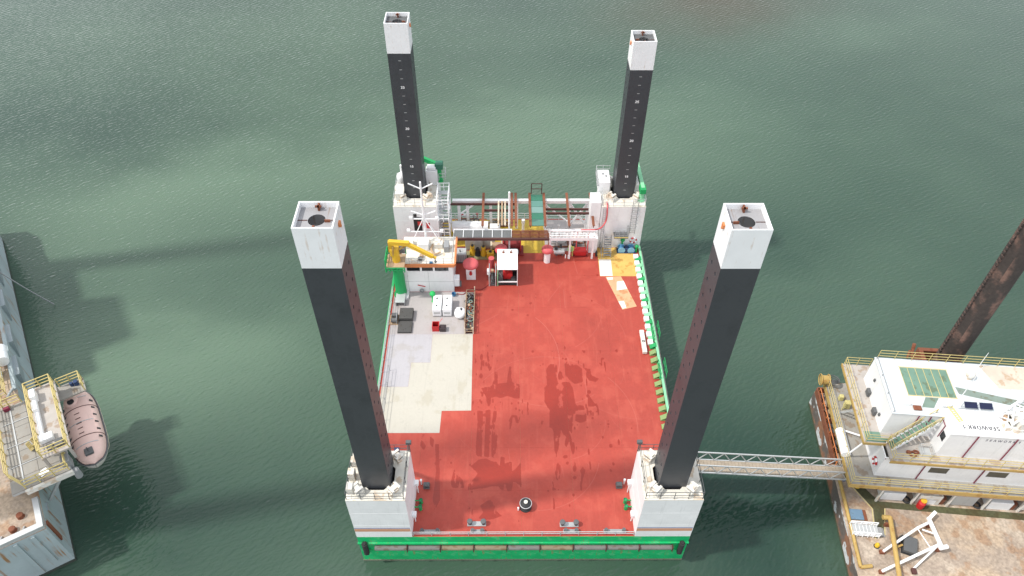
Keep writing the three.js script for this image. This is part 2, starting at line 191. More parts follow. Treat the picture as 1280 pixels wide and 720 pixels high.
// ------------------------------------------------------------------ the red-decked jack-up barge
const STAINS = [[-3.93,-15.33,-2.9,-15.66,-2.71,-16.27,-2.7,-17.86,-2.54,-18.07,-2.37,-17.86,-2.3,-15.86,-1.42,-16,-1.2,-18,-0.98,-18,-0.91,-16.06,-0.16,-15.79,-0.18,-14.07,-0.72,-14.13,-1.37,-14.4,-2.01,-14.13,-2.45,-14.33,-2.93,-14.2,-2.97,-13.29,-3.23,-13.1,-3.52,-14.33,-3.81,-15.06],
[-3.97,-15.06,-3.69,-14.66,-3.83,-13.42,-4.1,-13.81],
[-4.24,-12.72,-3.7,-12.65,-3.65,-10.29,-4.12,-10.3],
[-3.44,-12.72,-2.96,-12.78,-2.98,-10.29,-3.44,-10.29],
[-2.5,-14.07,-2.37,-12.27,-2.56,-10.29,-2.78,-11.27,-2.74,-12.27],
[-1.26,-11.52,-0.94,-12.21,-0.47,-12.14,-0.27,-11.27,-0.53,-11.27,-0.68,-11.95,-0.84,-11.89,-0.95,-11.27],
[-3.81,-19.21,-3.86,-18.9,-3.97,-18.78,-4.1,-18.9,-4.15,-19.21,-4.11,-19.51,-3.99,-19.64,-3.87,-19.51],
[-3.1,-18.99,-3.14,-18.71,-3.25,-18.59,-3.36,-18.71,-3.42,-18.99,-3.37,-19.27,-3.26,-19.39,-3.15,-19.27],
[-3.11,-18.17,-3.15,-18.05,-3.24,-18,-3.34,-18.05,-3.38,-18.17,-3.34,-18.29,-3.25,-18.34,-3.15,-18.29],
[-3.89,-17.72,-3.91,-17.54,-3.98,-17.47,-4.04,-17.54,-4.07,-17.72,-4.05,-17.9,-3.99,-17.97,-3.92,-17.9],
[-3.78,-16.82,-3.84,-16.58,-3.97,-16.48,-4.12,-16.58,-4.18,-16.82,-4.13,-17.06,-3.99,-17.16,-3.85,-17.06],
[-0.19,-13.57,-0.22,-13.48,-0.3,-13.44,-0.37,-13.48,-0.4,-13.57,-0.37,-13.66,-0.3,-13.7,-0.22,-13.66],
[-4.19,-11.18,-3.72,-11.18,-3.69,-7.6,-4.2,-7.83,-4.28,-8.76],
[-3.46,-11.18,-2.99,-11.17,-3.04,-7.6,-3.49,-7.71],
[-2.78,-11.17,-2.51,-10.44,-2.25,-9.83,-2.39,-8.29,-2.63,-7.48,-2.84,-7.71,-2.82,-9.95],
[-4.67,-6.69,-3.99,-7.37,-3.29,-7.48,-2.88,-7.25,-2.37,-7.14,-2.07,-6.68,-1.98,-7.71,-1.62,-7.59,-1.57,-6.91,-1.37,-7.14,-0.97,-7.19,-0.97,-6.12,-0.67,-6.34,-0.16,-7.08,-0.12,-4.52,-0.58,-5.01,-0.88,-5.12,-0.98,-4.26,-1.37,-4.2,-1.57,-4.91,-1.71,-4.26,-1.96,-4.37,-2.15,-4.69,-2.74,-4.69,-3.23,-4.53,-4.21,-4.42,-4.84,-4.32,-4.81,-4.91,-4.24,-5.57,-4.15,-6.01],
[-3.74,-2.84,-3.33,-3.14,-2.84,-3.44,-2.49,-2.99,-2.21,-2.24,-1.79,-1.87,-2.88,-1.5,-3.84,-1.65,-3.45,-2.24],
[2.57,-17.85,2.98,-18.27,3.31,-18.27,3.44,-17.29,3.65,-15.92,4.31,-16.05,4.75,-16.05,5.04,-15.38,5.16,-13.8,5.24,-13.28,5.98,-13.28,6.06,-12.76,4.98,-12.64,4.79,-11.26,4.63,-10.28,3.5,-10.52,3.43,-11.26,2.88,-10.65,2.57,-10.77,2.65,-12.77,2.2,-13.67,2.26,-15.38,2.54,-15.65],
[4.44,-18.41,5.09,-17.99,5.55,-18.27,6.13,-17.7,6.07,-16.05,5.28,-15.78,4.67,-16.46,4.43,-17.15],
[6.52,-17.7,6.96,-17.7,7.01,-16.87,7.75,-16.46,7.39,-16.05,6.74,-16.19,6.45,-16.73],
[6.46,-14.71,7.12,-13.4,7.04,-13.15,6.4,-13.15],
[5.17,-12.26,6.12,-12.13,6.12,-11.5,5.53,-11.26,5.02,-11.51],
[4.13,-16.81,4.04,-16.37,3.86,-16.19,3.7,-16.37,3.65,-16.81,3.74,-17.25,3.92,-17.43,4.08,-17.25],
[4,-19.7,3.96,-19.58,3.88,-19.53,3.8,-19.58,3.77,-19.7,3.81,-19.82,3.89,-19.87,3.97,-19.82],
[4.71,-18.91,4.67,-18.79,4.57,-18.74,4.48,-18.79,4.44,-18.91,4.49,-19.03,4.59,-19.08,4.68,-19.03],
[8.46,-18.97,8.4,-18.87,8.29,-18.83,8.18,-18.87,8.14,-18.97,8.2,-19.08,8.31,-19.12,8.42,-19.08],
[6.73,-12.57,6.68,-12.46,6.56,-12.42,6.45,-12.46,6.41,-12.57,6.47,-12.68,6.58,-12.73,6.69,-12.68],
[6.85,-11.82,6.81,-11.71,6.71,-11.67,6.63,-11.71,6.6,-11.82,6.64,-11.92,6.74,-11.97,6.82,-11.92],
[8.29,-11.15,8.24,-11.07,8.13,-11.03,8.03,-11.07,7.99,-11.15,8.05,-11.24,8.15,-11.28,8.25,-11.24],
[2.65,-11.16,3.53,-11.16,3.61,-10.28,3.43,-8.98,3.11,-7.45,2.97,-8.28,2.93,-10.28],
[3.71,-10.87,4.33,-10.86,4.58,-9.7,4.72,-8.07,4.54,-8.07,4.37,-9.41,4.08,-8.56,3.86,-8.98,4.02,-9.7,3.74,-10.28],
[5.42,-6.69,5.66,-6.28,5.33,-5.42,5.15,-6.22],
[2.59,-5.16,2.71,-5.16,2.74,-4.51,3.21,-4.44,3.2,-4.25,2.58,-4.25],
[2.59,-3.61,2.73,-3.48,2.77,-2.47,2.58,-2.47,2.62,-3.1],
[3.43,-6.11,3.32,-5.41,3.12,-5.12,2.95,-5.41,2.91,-6.11,3.02,-6.83,3.22,-7.13,3.39,-6.83],
[4.15,-7.65,4.07,-7.51,3.9,-7.46,3.73,-7.52,3.67,-7.65,3.75,-7.79,3.92,-7.85,4.09,-7.79],
[4.85,-6.42,4.79,-6.18,4.66,-6.08,4.55,-6.18,4.52,-6.42,4.58,-6.66,4.7,-6.76,4.82,-6.66],
[4.79,-5.52,4.74,-5.39,4.62,-5.34,4.5,-5.39,4.46,-5.52,4.52,-5.66,4.64,-5.71,4.75,-5.66],
[8.35,-8.8,8.28,-8.64,8.15,-8.58,8.04,-8.64,8,-8.8,8.07,-8.97,8.19,-9.03,8.31,-8.97],
[7.59,-9.69,7.55,-9.57,7.47,-9.52,7.41,-9.57,7.39,-9.69,7.43,-9.81,7.5,-9.87,7.57,-9.81],
[4.2,-6.99,4.16,-6.89,4.06,-6.84,3.97,-6.89,3.94,-6.99,3.98,-7.1,4.08,-7.14,4.17,-7.1],
[-8.03,-9.01,-7.67,-9.01,-7.23,-3.38,-7.68,-2.25,-7.85,-3.57,-7.75,-6.11],
[-9.32,-10.09,-8.94,-10.09,-8.77,-9.01,-9,-8.38,-9.4,-8.8],
[-8.56,-9.87,-8.16,-9.44,-8.19,-8.58,-8.5,-9.01],
[-6.36,-5.11,-6.16,-6.51,-5.87,-5.91,-5.31,-5.31,-5.19,-4.52,-6.33,-4.53]];
const barge = thing('jackup_barge', 'large square jack-up barge with red deck, green hull and four black and white legs', 'barge', [0, DK, 0]);
{
  // deck colour: red paint, wet patches with their ragged outlines, scuffs
  const W = 1024, Hh = 1480, cv = document.createElement('canvas'); cv.width = W; cv.height = Hh; const c = cv.getContext('2d');
  c.fillStyle = '#000'; c.fillRect(0, 0, W, Hh); c.fillStyle = '#fff'; c.filter = 'none';
  const X = (x) => (x + 14) / 28 * W, Z = (z) => (z + 40.5) / 40.5 * Hh;
  for (const s of STAINS) { c.beginPath(); for (let i = 0; i < s.length; i += 2) c.lineTo(X(s[i]), Z(s[i + 1])); c.closePath(); c.fill(); }
  const R = rng(77); for (let i = 0; i < 90; i++) { const x = -9 + R() * 21, z = -1 - R() * 33, r = 0.04 + R() * R() * 0.14; c.beginPath(); c.ellipse(X(x), Z(z), r * W / 28, r * 1.4 * W / 28, 0, 0, 7); c.fill(); }
  for (let i = 0; i < 150; i++) { const s = STAINS[Math.floor(R() * 32)], x = s[0] + (R() - 0.5) * 1.6, z = s[1] + (R() - 0.5) * 4, w = 0.03 + R() * 0.07, l = 0.15 + R() * R() * 1.5; c.beginPath(); c.ellipse(X(x), Z(z), w * W / 28, l / 2 * W / 28, 0, 0, 7); c.fill(); }
  const cs = document.createElement('canvas'); cs.width = W; cs.height = Hh; const sc = cs.getContext('2d'); sc.fillStyle = '#000'; sc.fillRect(0, 0, W, Hh);   // pale drag marks
  for (let i = 0; i < 46; i++) { sc.strokeStyle = 'rgba(255,255,255,' + (0.12 + R() * 0.3).toFixed(2) + ')'; sc.lineWidth = 0.7 + R() * 1.2; sc.beginPath(); const x = -4 + R() * 16, z = -33 + R() * 31, r = 2 + R() * 6, a = R() * 6.28; if (R() < 0.5) sc.arc(X(x), Z(z), r * W / 28, a, a + 0.3 + R() * 1.2); else { sc.moveTo(X(x), Z(z)); sc.lineTo(X(x + (R() < 0.5 ? (R() - 0.5) * 0.4 : (R() - 0.5) * 7)), Z(z + (R() - 0.5) * 6)); } sc.stroke(); }
  const scr = sc.getImageData(0, 0, W, Hh).data;
  const px = c.getImageData(0, 0, W, Hh).data, mask = new Float32Array(W * Hh), tmp = new Float32Array(W * Hh), K = 2;
  for (let j = 0; j < Hh; j++) for (let i = 0; i < W; i++) { let a = 0; for (let k = -K; k <= K; k++) a += px[(j * W + clamp(i + k, 0, W - 1)) * 4]; tmp[j * W + i] = a / (255 * (2 * K + 1)); }
  for (let j = 0; j < Hh; j++) for (let i = 0; i < W; i++) { let a = 0; for (let k = -K; k <= K; k++) a += tmp[clamp(j + k, 0, Hh - 1) * W + i]; mask[j * W + i] = a / (2 * K + 1); }
  const wet = (u, v) => { const n = 0.55 * (fbm(u, v, 60, 90, 4, 301) - 0.5) + 0.5 * (fbm(u, v, 150, 60, 3, 303) - 0.5) - 0.5 * step(0.58, 0.7, fbm(u, v, 44, 34, 4, 305)), i = clamp(Math.floor(u * W), 0, W - 1), j = clamp(Math.floor(v * Hh), 0, Hh - 1); return step(0.42, 0.58, mask[j * W + i] + n); };
  const col = tex(W, 1, (u, v, o) => {
    const n = fbm(u, v, 5, 7, 6, 311), m = fbm(u, v, 22, 30, 5, 313), f = fbm(u, v, 170, 240, 2, 317), w = wet(u, v), s = step(0.6, 0.75, fbm(u, v, 90, 12, 4, 319));
    const pl = 0.5 + 0.5 * hash(Math.floor(u * 7.0), Math.floor(v * 5.0), 9), k = 0.93 + 0.26 * (n - 0.5) + 0.2 * (m - 0.5) + 0.12 * (f - 0.5) + 0.06 * (pl - 0.75);
    let r = 0.41 * k, g = 0.056 * k, b = 0.036 * k; const pale = 0.3 * step(0.5, 0.72, m) + 0.22 * s; r = mix(r, 0.47, pale); g = mix(g, 0.096, pale); b = mix(b, 0.062, pale); { const q = scr[(clamp(Math.floor(v * Hh), 0, Hh - 1) * W + clamp(Math.floor(u * W), 0, W - 1)) * 4] / 255 * (0.4 + n); r = mix(r, 0.56, q); g = mix(g, 0.19, q); b = mix(b, 0.15, q); }
    r = mix(r, 0.3 * k, w); g = mix(g, 0.025 * k, w); b = mix(b, 0.012 * k, w); put(o, r, g, b);
  }, true, Hh);
  const rough = tex(512, 1, (u, v, o) => { const w = wet(u, v), n = fbm(u, v, 30, 40, 4, 331); o[0] = o[1] = o[2] = mix(0.62 + 0.3 * (n - 0.5), 0.34, w); }, false, 740);
  for (const t of [col, rough]) { t.repeat.set(1 / 28, 1 / 40.5); t.offset.set(0.5, 0); }
  M.deck = mat([1, 1, 1], { map: col, roughness: 1, roughnessMap: rough }); M.deck.bumpMap = T.fine; M.deck.bumpScale = 0.004;
}
{
  const b = barge;
  const hull = part('hull', [box(-14, 14, -6.5, -0.025, -40.5, 0)], M.green, b);
  part('keel_band', [box(-14.03, 14.03, -4.75, -4.32, -40.53, 0.03)], mat([0.2, 0.21, 0.16], { map: T.streak }), hull, 'dirty waterline band round the green hull');
  part('rubbing_strake', [box(-14.06, 14.06, -1.2, -1.02, -0.06, 0.1), box(-13.6, 13.6, -2.38, -2.24, 0, 0.14)], M.green, hull);
  // rubber fender tubes along the front of the hull
  for (let i = 0; i < 9; i++) { const x0 = -12.72 + i * 2.83, m = [M.fender, M.fenderRust, M.fender][[0, 0, 1, 1, 2, 1, 2, 0, 0][i]]; part('fender_tube', [bar([x0 + 0.05, -1.72, 0.14], [x0 + 2.76, -1.72, 0.14], 0.24, 12)], m, hull); part('fender_clamp', [box(x0 + 2.765, x0 + 2.845, -2.05, -1.35, 0.0, 0.42)], M.brown, hull); }
  for (const s of [-1, 1]) { part('corner_fender', [bar([s * 13.45, -2.5, 0.24], [s * 13.45, -0.8, 0.24], 0.24, 14), bar([s * 13.45, -0.8, 0.24], [s * 13.45, -0.7, 0.24], 0.14, 12), box(s * 13.25, s * 13.65, -2.58, -2.5, 0, 0.4)], M.rubber, hull, 'black rubber roller fender on the corner of the hull'); }
  // side fender pipe along the right and left edges
  part('side_fender', [bar([14.12, -0.35, -35], [14.12, -0.35, -4.7], 0.22, 10)], M.floorGrey, hull); part('side_fender', [bar([-14.1, -0.35, -35], [-14.1, -0.35, -4.7], 0.14, 10)], M.greenPaint, hull);

  // deck plates with open seams
  const xs = [-13.98, -9.3, -4.7, -0.16, 4.4, 9.2, 13.98], zs = [-40.48, -35.4, -30.8, -26.0, -20.0, -14.0, -8.6, -4.3, -0.02];
  for (let i = 0; i < 6; i++) for (let j = 0; j < 8; j++) part('deck_plate', [box(xs[i] + 0.003, xs[i + 1] - 0.003, -0.02, 0, zs[j] + 0.003, zs[j + 1] - 0.003)], M.deck, b);
  // painted areas
  const paint = (name, pts, m, y = 0.004, label) => part(name, prism(pts, y - 0.003, y + 0.003), m, b, label);
  const greyPaint = mat([0.42, 0.39, 0.385], { map: T.scuff, roughness: 0.75 }), creamPaint = mat([0.5, 0.475, 0.41], { map: T.scuff, roughness: 0.75 }), lilac = mat([0.44, 0.425, 0.445], { map: T.scuff, roughness: 0.75 }), yellowPaint = mat([0.74, 0.49, 0.14], { map: T.worn, roughness: 0.75 }), orangePaint = mat([0.72, 0.42, 0.24], { map: T.worn, roughness: 0.75 }), whitePaint = mat([0.82, 0.8, 0.76], { map: T.grime }), aftYellow = mat([0.66, 0.47, 0.05], { map: T.worn });
  paint('painted_area', [[-13.7, -28.3], [-5.05, -28.3], [-4.96, -22.25], [-13.7, -22.25]], greyPaint, 0.004, 'grey painted deck area around the loose cargo');
  paint('painted_area', [[-13.7, -22.24], [-9.16, -22.24], [-9.14, -18.5], [-11.06, -18.5], [-11.1, -15.5], [-13.7, -15.5]], lilac, 0.004, 'pale lilac grey strip of deck along the left edge');
  paint('painted_area', [[-9.15, -22.24], [-4.96, -22.24], [-4.82, -12.7], [-7.64, -12.66], [-7.7, -10.2], [-13.7, -10.2], [-13.7, -15.49], [-11.09, -15.49], [-11.05, -18.49], [-9.13, -18.49]], creamPaint, 0.004, 'large cream painted deck area with stepped corners');
  paint('painted_area', [[9.03, -35.4], [13.2, -35.4], [13.2, -30.72], [9.03, -30.72]], yellowPaint, 0.004, 'worn yellow painted corner of the deck');
  paint('painted_patch', [[9.13, -33.4], [10.5, -33.4], [10.45, -30.76], [9.05, -30.76]], whitePaint, 0.011);
  paint('painted_area', [[9.65, -30.6], [11.37, -30.7], [12.62, -26.14], [11.01, -25.67]], orangePaint, 0.004, 'slanting pale orange strip painted on the red deck');
  paint('painted_patch', [[10.83, -29.87], [11.6, -30.0], [11.87, -28.76], [10.69, -28.52]], whitePaint, 0.011); paint('painted_patch', [[10.7, -26.84], [11.3, -26.96], [11.47, -25.95], [11.04, -25.8]], whitePaint, 0.011); paint('painted_patch', [[9.74, -30.5], [10.46, -30.55], [10.42, -30.2], [9.87, -30.12]], whitePaint, 0.011);
  paint('painted_area', [[-9, -40.3], [3.0, -40.3], [3.0, -35.6], [-9, -35.6]], aftYellow, 0.004, 'yellow painted deck under the rust coloured pipe rack'); paint('painted_area', [[3.02, -40.3], [9, -40.3], [9, -34.8], [3.02, -34.8]], greyPaint, 0.004, 'grey painted deck at the back right');
  paint('painted_area', [[-0.4, -35.6], [3, -35.6], [3, -34.5], [-0.4, -34.5]], aftYellow, 0.004);

  // four jack houses with a leg through each
  const HW = 4.66, HD = 4.49, LX = 12.79 - 1.11, s2 = 1.11;
  const legs = [[-1, 0, 33.6, 30.61], [1, 0, 33.47, 30.57], [-1, 1, 26.74, 23.69], [1, 1, 24.96, 21.97]];
  for (const [sx, back, top, wb] of legs) {
    const hH = back ? 6.14 : 6.24, z0 = back ? -35.44 : 0.0, z1 = back ? -40.3 : -HD, xo = sx * 14, xi = sx * (14 - (back ? 4.9 : HW)), lx = sx * LX, lz = back ? -38.23 : -2.25, t = 0.12;
    const xa = Math.min(xo, xi), xb = Math.max(xo, xi), zf = z0 - (back ? 0 : 0.003);
    const roofOut = [[xa, zf], [xb, zf], [xb, z1], [xa, z1]], k = s2 + 0.22, ch = 0.75, oct = [[lx - k, lz + k - ch], [lx - k + ch, lz + k], [lx + k - ch, lz + k], [lx + k, lz + k - ch], [lx + k, lz - k + ch], [lx + k - ch, lz - k], [lx - k + ch, lz - k], [lx - k, lz - k + ch]];
    const name = 'jack_house';
    const house = part(name, [box(xa, xb, 0.0, hH - 0.08, zf - t, zf), box(xa, xb, 0.0, hH - 0.08, z1, z1 + t), box(xa, xa + t, 0.0, hH - 0.08, z1 + t, zf - t), box(xb - t, xb, 0.0, hH - 0.08, z1 + t, zf - t)], M.white, b);
    part('roof', prism(roofOut, hH - 0.08, hH, [oct]), M.cream, house);
    if (!back) { part('stripe', box(xa + 0.01, xb - 0.05, 1.0, 1.46, zf, zf + 0.006), M.stripeO, house); part('stripe', box(xa + 0.01, xb - 0.05, 1.5, 1.66, zf, zf + 0.006), M.stripeB, house); }
    for (const y of [2.05, 4.1]) part('weld_seam', [box(xa - 0.006, xb + 0.006, y - 0.012, y + 0.012, z1 - 0.006, zf + 0.006)], M.white, house);
    // guide brackets round the leg
    for (const [ax, az] of [[-1, 1], [1, 1], [1, -1], [-1, -1]]) { const g = [cbox(1.05, 0.5, 0.62, 0, 0.25, 0, 0), cbox(0.8, 0.16, 0.4, 0, 0.58, 0, 0), cbox(0.2, 0.75, 0.7, -0.3, 0.37, 0), cbox(0.2, 0.75, 0.7, 0.3, 0.37, 0)]; for (const q of g) q.rotateY(ax * az * Math.PI / 4 * 1).translate(lx + ax * (s2 + 0.34), hH, lz + az * (s2 + 0.34)); part('guide_bracket', g, M.whiteWorn, house); }
    const ix = (e) => [mix(xa, xb, 0) + e, mix(xa, xb, 1) - e], [ra, rb] = ix(0.1);
    part('railing', rail([[ra, hH, z1 + 0.1], [ra, hH, zf - 0.1], [rb, hH, zf - 0.1], [rb, hH, z1 + 0.1]], 1.0, 0.026, 1.25, 2, true), back ? M.galv : M.darkGrey, house);
    // leg: four plates (pin holes in the side plates), white head with a recessed cap
    const bottom = -6.4, hole = [0.42, 1.4], shape = (y0, y1, withHoles) => { const s = new THREE.Shape([new THREE.Vector2(-s2, y0), new THREE.Vector2(s2, y0), new THREE.Vector2(s2, y1), new THREE.Vector2(-s2, y1)]); if (withHoles) for (let y = hH + 0.9; y < y1 - 0.5; y += hole[1]) for (const q of [-0.5, 0.5]) { const p = new THREE.Path(); p.absarc(q * 1.05, y, 0.14, 0, 6.2832, true); s.holes.push(p); } return s; };
    const plate = (y0, y1, th, withHoles) => new THREE.ExtrudeGeometry(shape(y0, y1, withHoles), { depth: th, bevelEnabled: false, curveSegments: 5 });
    const fb = (y0, y1) => [box(lx - s2, lx + s2, y0, y1, lz + s2 - 0.08, lz + s2), box(lx - s2, lx + s2, y0, y1, lz - s2, lz - s2 + 0.08)];
    const side = (y0, y1, sgn, holes) => plate(y0, y1, 0.08, holes).scale((s2 - 0.082) / s2, 1, 1).rotateY(Math.PI / 2).translate(sgn > 0 ? lx + s2 - 0.081 : lx - s2 + 0.001, 0, lz);
    const leg = part('leg', fb(bottom, wb), M.black, b);
    for (const sgn of [-1, 1]) { part('side_plate', side(bottom, wb, sgn, true), M.black, leg); }
    const head = part('leg_head', [...fb(wb + 0.002, top), side(wb + 0.002, top, 1, false), side(wb + 0.002, top, -1, false)], M.headWhite, leg, 'white painted top section of the leg');
    const plateHole = Array.from({ length: 18 }, (_, i) => [lx + 0.48 * Math.cos(i / 18 * 6.2832), lz + 0.02 - 0.48 * Math.sin(i / 18 * 6.2832)]), e = s2 - 0.085;
    part('cap_plate', prism([[lx - e, lz + e], [lx + e, lz + e], [lx + e, lz - e], [lx - e, lz - e]], top - 0.42, top - 0.38, [plateHole]), back ? M.darkGrey : M.capGrey, leg);
    part('inner_pipe', [bar([lx - e, top - 1.0, lz + 0.1], [lx + e, top - 1.0, lz + 0.1], 0.2, 10), beam([lx - e, top - 0.37, lz + 0.05], [lx - 0.5, top - 0.37, lz + 0.05], 0.06, 0.02), beam([lx + 0.5, top - 0.37, lz + 0.05], [lx + e, top - 0.37, lz + 0.05], 0.06, 0.02)], M.brown, leg);
    part('lifting_eye', [cbox(0.1, 0.34, 0.3, lx, top - 0.2, lz - e + 0.16), cbox(0.34, 0.1, 0.1, lx, top - 0.08, lz - e + 0.26)], M.rust, leg); part('lifting_eye', cbox(0.12, 0.28, 0.22, lx, top - 0.24, lz + e - 0.16), M.rust, leg); part('hinge', cbox(0.3, 0.16, 0.08, lx + sx * -0.62, top - 0.3, lz + 0.18), M.rust, leg);
    for (let y = hH + 2.6; y < wb - 1; y += 5.6) part('weld_seam', [box(lx - s2 - 0.004, lx + s2 + 0.004, y - 0.012, y + 0.012, lz - s2 - 0.004, lz + s2 + 0.004)], M.black, leg);
    for (const q of [-1, 1]) part('side_lug', [cbox(0.12, 0.26, 0.3, lx + q * (s2 + 0.05), top - 0.75, lz - 0.1), cbox(0.08, 0.12, 0.12, lx + q * (s2 + 0.1), top - 0.9, lz - 0.1)], M.orange, leg);
    if (back) {
      const first = back && sx < 0 ? 22.94 : 21.25; let i = 0;
      for (let y = first; y > 6.4; y -= sx < 0 ? 0.966 : 0.94, i++) {
        if (i % 5 === 3) part('depth_number', text(['25', '20', '15'][(i - 3) / 5] ?? '10', 0.27, 0.006).translate(lx, y, lz + s2 + 0.001), M.whiteClean, leg);
        else part('depth_mark', box(lx - 0.13, lx + 0.13, y - 0.025, y + 0.025, lz + s2, lz + s2 + 0.006), M.galv, leg);
      }
    }
  }


  // front rail between the houses, bitts behind it
  part('railing', [...rail([[-9.25, 0, -0.12], [9.25, 0, -0.12]], 0.62, 0.035, 1.55, 2)], M.galv, b, 'low pale rail along the front edge of the deck');
  // bollards
  const bollard = (name, x, z, w, m, label) => { const bb = part(name, [rbox(x - w / 2 - 0.22, x + w / 2 + 0.22, 0, 0.08, z - 0.22, z + 0.22, 0.03)], M.steel, b, label); for (const s of [-1, 1]) part('post', lathe([[0, 0.58], [0.2, 0.58], [0.24, 0.54], [0.24, 0.46], [0.17, 0.42], [0.16, 0.08]], 14).translate(x + s * w / 2, 0, z), m, bb); };
  bollard('bollard', -3.97, -1.14, 1.15, M.darkGrey); bollard('bollard', 3.88, -1.05, 1.15, M.darkGrey);
  for (const [x, w] of [[-7.9, 1.3], [-3.9, 0.8], [4.0, 0.9], [7.7, 1.5]]) { const f = part('fairlead', [rbox(x - w / 2 - 0.2, x + w / 2 + 0.2, 0, 0.1, -0.62, -0.28, 0.03)], M.grey, b); for (const s of [-1, 1]) part('roller', cyl(0.15, 0.3, x + s * w / 2, 0.1, -0.45, 12), M.darkGrey, f); }
  { // capstan
    const cp = part('capstan', lathe([[0.001, 0.9], [0.2, 0.9], [0.22, 0.84], [0.42, 0.82], [0.46, 0.74], [0.32, 0.62], [0.28, 0.4], [0.36, 0.2], [0.5, 0.14], [0.52, 0]], 22).translate(0.21, 0, -2.68), M.dark, b, 'round dark capstan near the front of the red deck'); part('drum_cap', cyl(0.17, 0.08, 0.21, 0.9, -2.68, 14), M.cream, cp); part('guard_ring', new THREE.TorusGeometry(0.5, 0.04, 6, 22).rotateX(Math.PI / 2).translate(0.21, 0.7, -2.68), M.galv, cp); part('control_box', rbox(-0.5, -0.36, 0, 0.4, -2.5, -2.36, 0.02), M.white, cp);
  }
  // toe blocks and brackets along the right deck edge

  const gw = uvm(rbox(-0.28, 0.28, 0, 0.34, -0.3, 0.3, 0.05)), gb = uvm(mergeGeometries([uvm(box(-0.3, 0.3, 0, 0.1, -0.28, 0.28)), uvm(beam([-0.26, 0.08, 0], [0.3, 0.48, 0], 0.5, 0.06)), uvm(box(0.22, 0.3, 0.1, 0.5, -0.28, 0.28))]));
  const piece = (name, g, m, x, z) => { const o = new THREE.Mesh(g, m); o.name = name; o.position.set(x, 0, z); o.castShadow = o.receiveShadow = true; b.add(o); return o; };
  for (let i = 0; i < 13; i++) { const z = -33.7 + i * 1.06; piece('edge_block', gw, M.white, 13.38, z); piece('edge_bracket', gb, i % 3 ? M.mint : M.greenPaint, 13.55, z + 0.52); }
  const lime = mat([0.24, 0.36, 0.14], { map: T.worn }); for (let i = 0; i < 11; i++) piece('edge_bracket', gb, lime, 13.42, -19.6 + i * 0.98);
  part('bulwark', [box(13.86, 13.98, 0, 0.34, -35.3, -5), box(13.8, 14.04, 0.34, 0.4, -35.3, -5)], M.mint, b);
  for (const z of [-22.0, -17.1]) part('boarding_gate', [...rail([[13.7, 0, z - 0.9], [13.7, 0, z + 0.9]], 1.15, 0.03, 0.6, 2), ...rail([[14.25, 0.4, z - 0.9], [14.25, 0.4, z + 0.9]], 1.0, 0.03, 0.9, 2), box(13.62, 13.8, 0.4, 0.45, z - 1, z + 1)], M.greenPaint, b, 'green railed boarding gate on the right deck edge');
  // left edge rails and walkway frame
  part('railing', rail([[-13.85, 0, -28.2], [-13.85, 0, -4.7]], 1.05, 0.028, 1.6, 3), M.galv, b, 'pale rail along the left deck edge'); part('kerb', box(-13.98, -13.9, 0, 0.12, -35, -4.6), M.greenPaint, b);
  part('railing', rail([[-13.1, 0, -17.5], [-13.1, 0, -9.6]], 0.95, 0.022, 2.2, 2), M.grey, b);
  // ladders behind the front houses and fittings on their inner faces
  for (const s of [-1, 1]) {
    const g = []; for (const q of [-0.35, 0.35]) g.push(beam([s * 12.4 + q, 0.02, -6.9], [s * 12.4 + q, 6.2, -4.6], 0.06, 0.16)); for (let i = 1; i < 15; i++) { const t = i / 15; g.push(box(s * 12.4 - 0.34, s * 12.4 + 0.34, 6.2 * t - 0.02, 6.2 * t + 0.02, mix(-6.9, -4.6, t) - 0.11, mix(-6.9, -4.6, t) + 0.11)); }
    part('stair', g, mat([0.72, 0.5, 0.5]), b, s < 0 ? 'pale pink steep stair behind the front left jack house' : 'pale pink steep stair behind the front right jack house');
    const xi = s * (14 - HW);
    const f = part('valve_set', [cyl(0.16, 0.5, xi - s * 0.5, 0, -3.1, 12), cyl(0.16, 0.5, xi - s * 0.5, 0, -2.5, 12), bar([xi - s * 0.5, 0.42, -3.1], [xi, 0.42, -3.1], 0.06), bar([xi - s * 0.5, 0.42, -2.5], [xi, 0.42, -2.5], 0.06)], M.greenPaint, b); part('hand_wheel', [new THREE.TorusGeometry(0.16, 0.03, 5, 12).rotateX(Math.PI / 2).translate(xi - s * 0.5, 0.55, -3.1), new THREE.TorusGeometry(0.16, 0.03, 5, 12).rotateX(Math.PI / 2).translate(xi - s * 0.5, 0.55, -2.5)], M.darkGreen, f);
    for (const [z, h] of [[-1.4, 1.1], [-4.1, 1.5]]) part('hose_box', [rbox(xi, xi - s * 0.34, h, h + 0.35, z - 0.22, z + 0.22, 0.03), bar([xi - s * 0.17, 0, z], [xi - s * 0.17, h, z], 0.05)], M.white, b);
    part('deck_winch', [rbox(s * 8.2, s * 8.75, 0, 0.14, -4.95, -4.4, 0.03), bar([s * 8.22, 0.34, -4.67], [s * 8.73, 0.34, -4.67], 0.22, 12)], M.darkGrey, b); part('junction_post', [cyl(0.07, 0.62, s * 8.95, 0, -4.9, 8), cyl(0.11, 0.14, s * 8.95, 0.62, -4.9, 8)], M.white, b);
    part('flood_light', [bar([xi, 6.24, -4.4], [xi, 7.6, -4.4], 0.05), rbox(xi - 0.22, xi + 0.22, 7.45, 7.75, -4.55, -4.25, 0.04)], M.darkGrey, b);
  }
  part('roof_box', rbox(-9.75 - 0.8, -10.15, 6.24, 6.9, -4.4, -4.0, 0.03), M.blueDark, b);
  for (const [h, z0, z1] of [[7.1, -1.2, -0.5], [7.3, -2.3, -1.7], [6.9, -3.6, -3.0]]) part('roof_locker', rbox(-13.95, -13.42, 6.24, h, z0, z1, 0.05), M.whiteWorn, b);
}

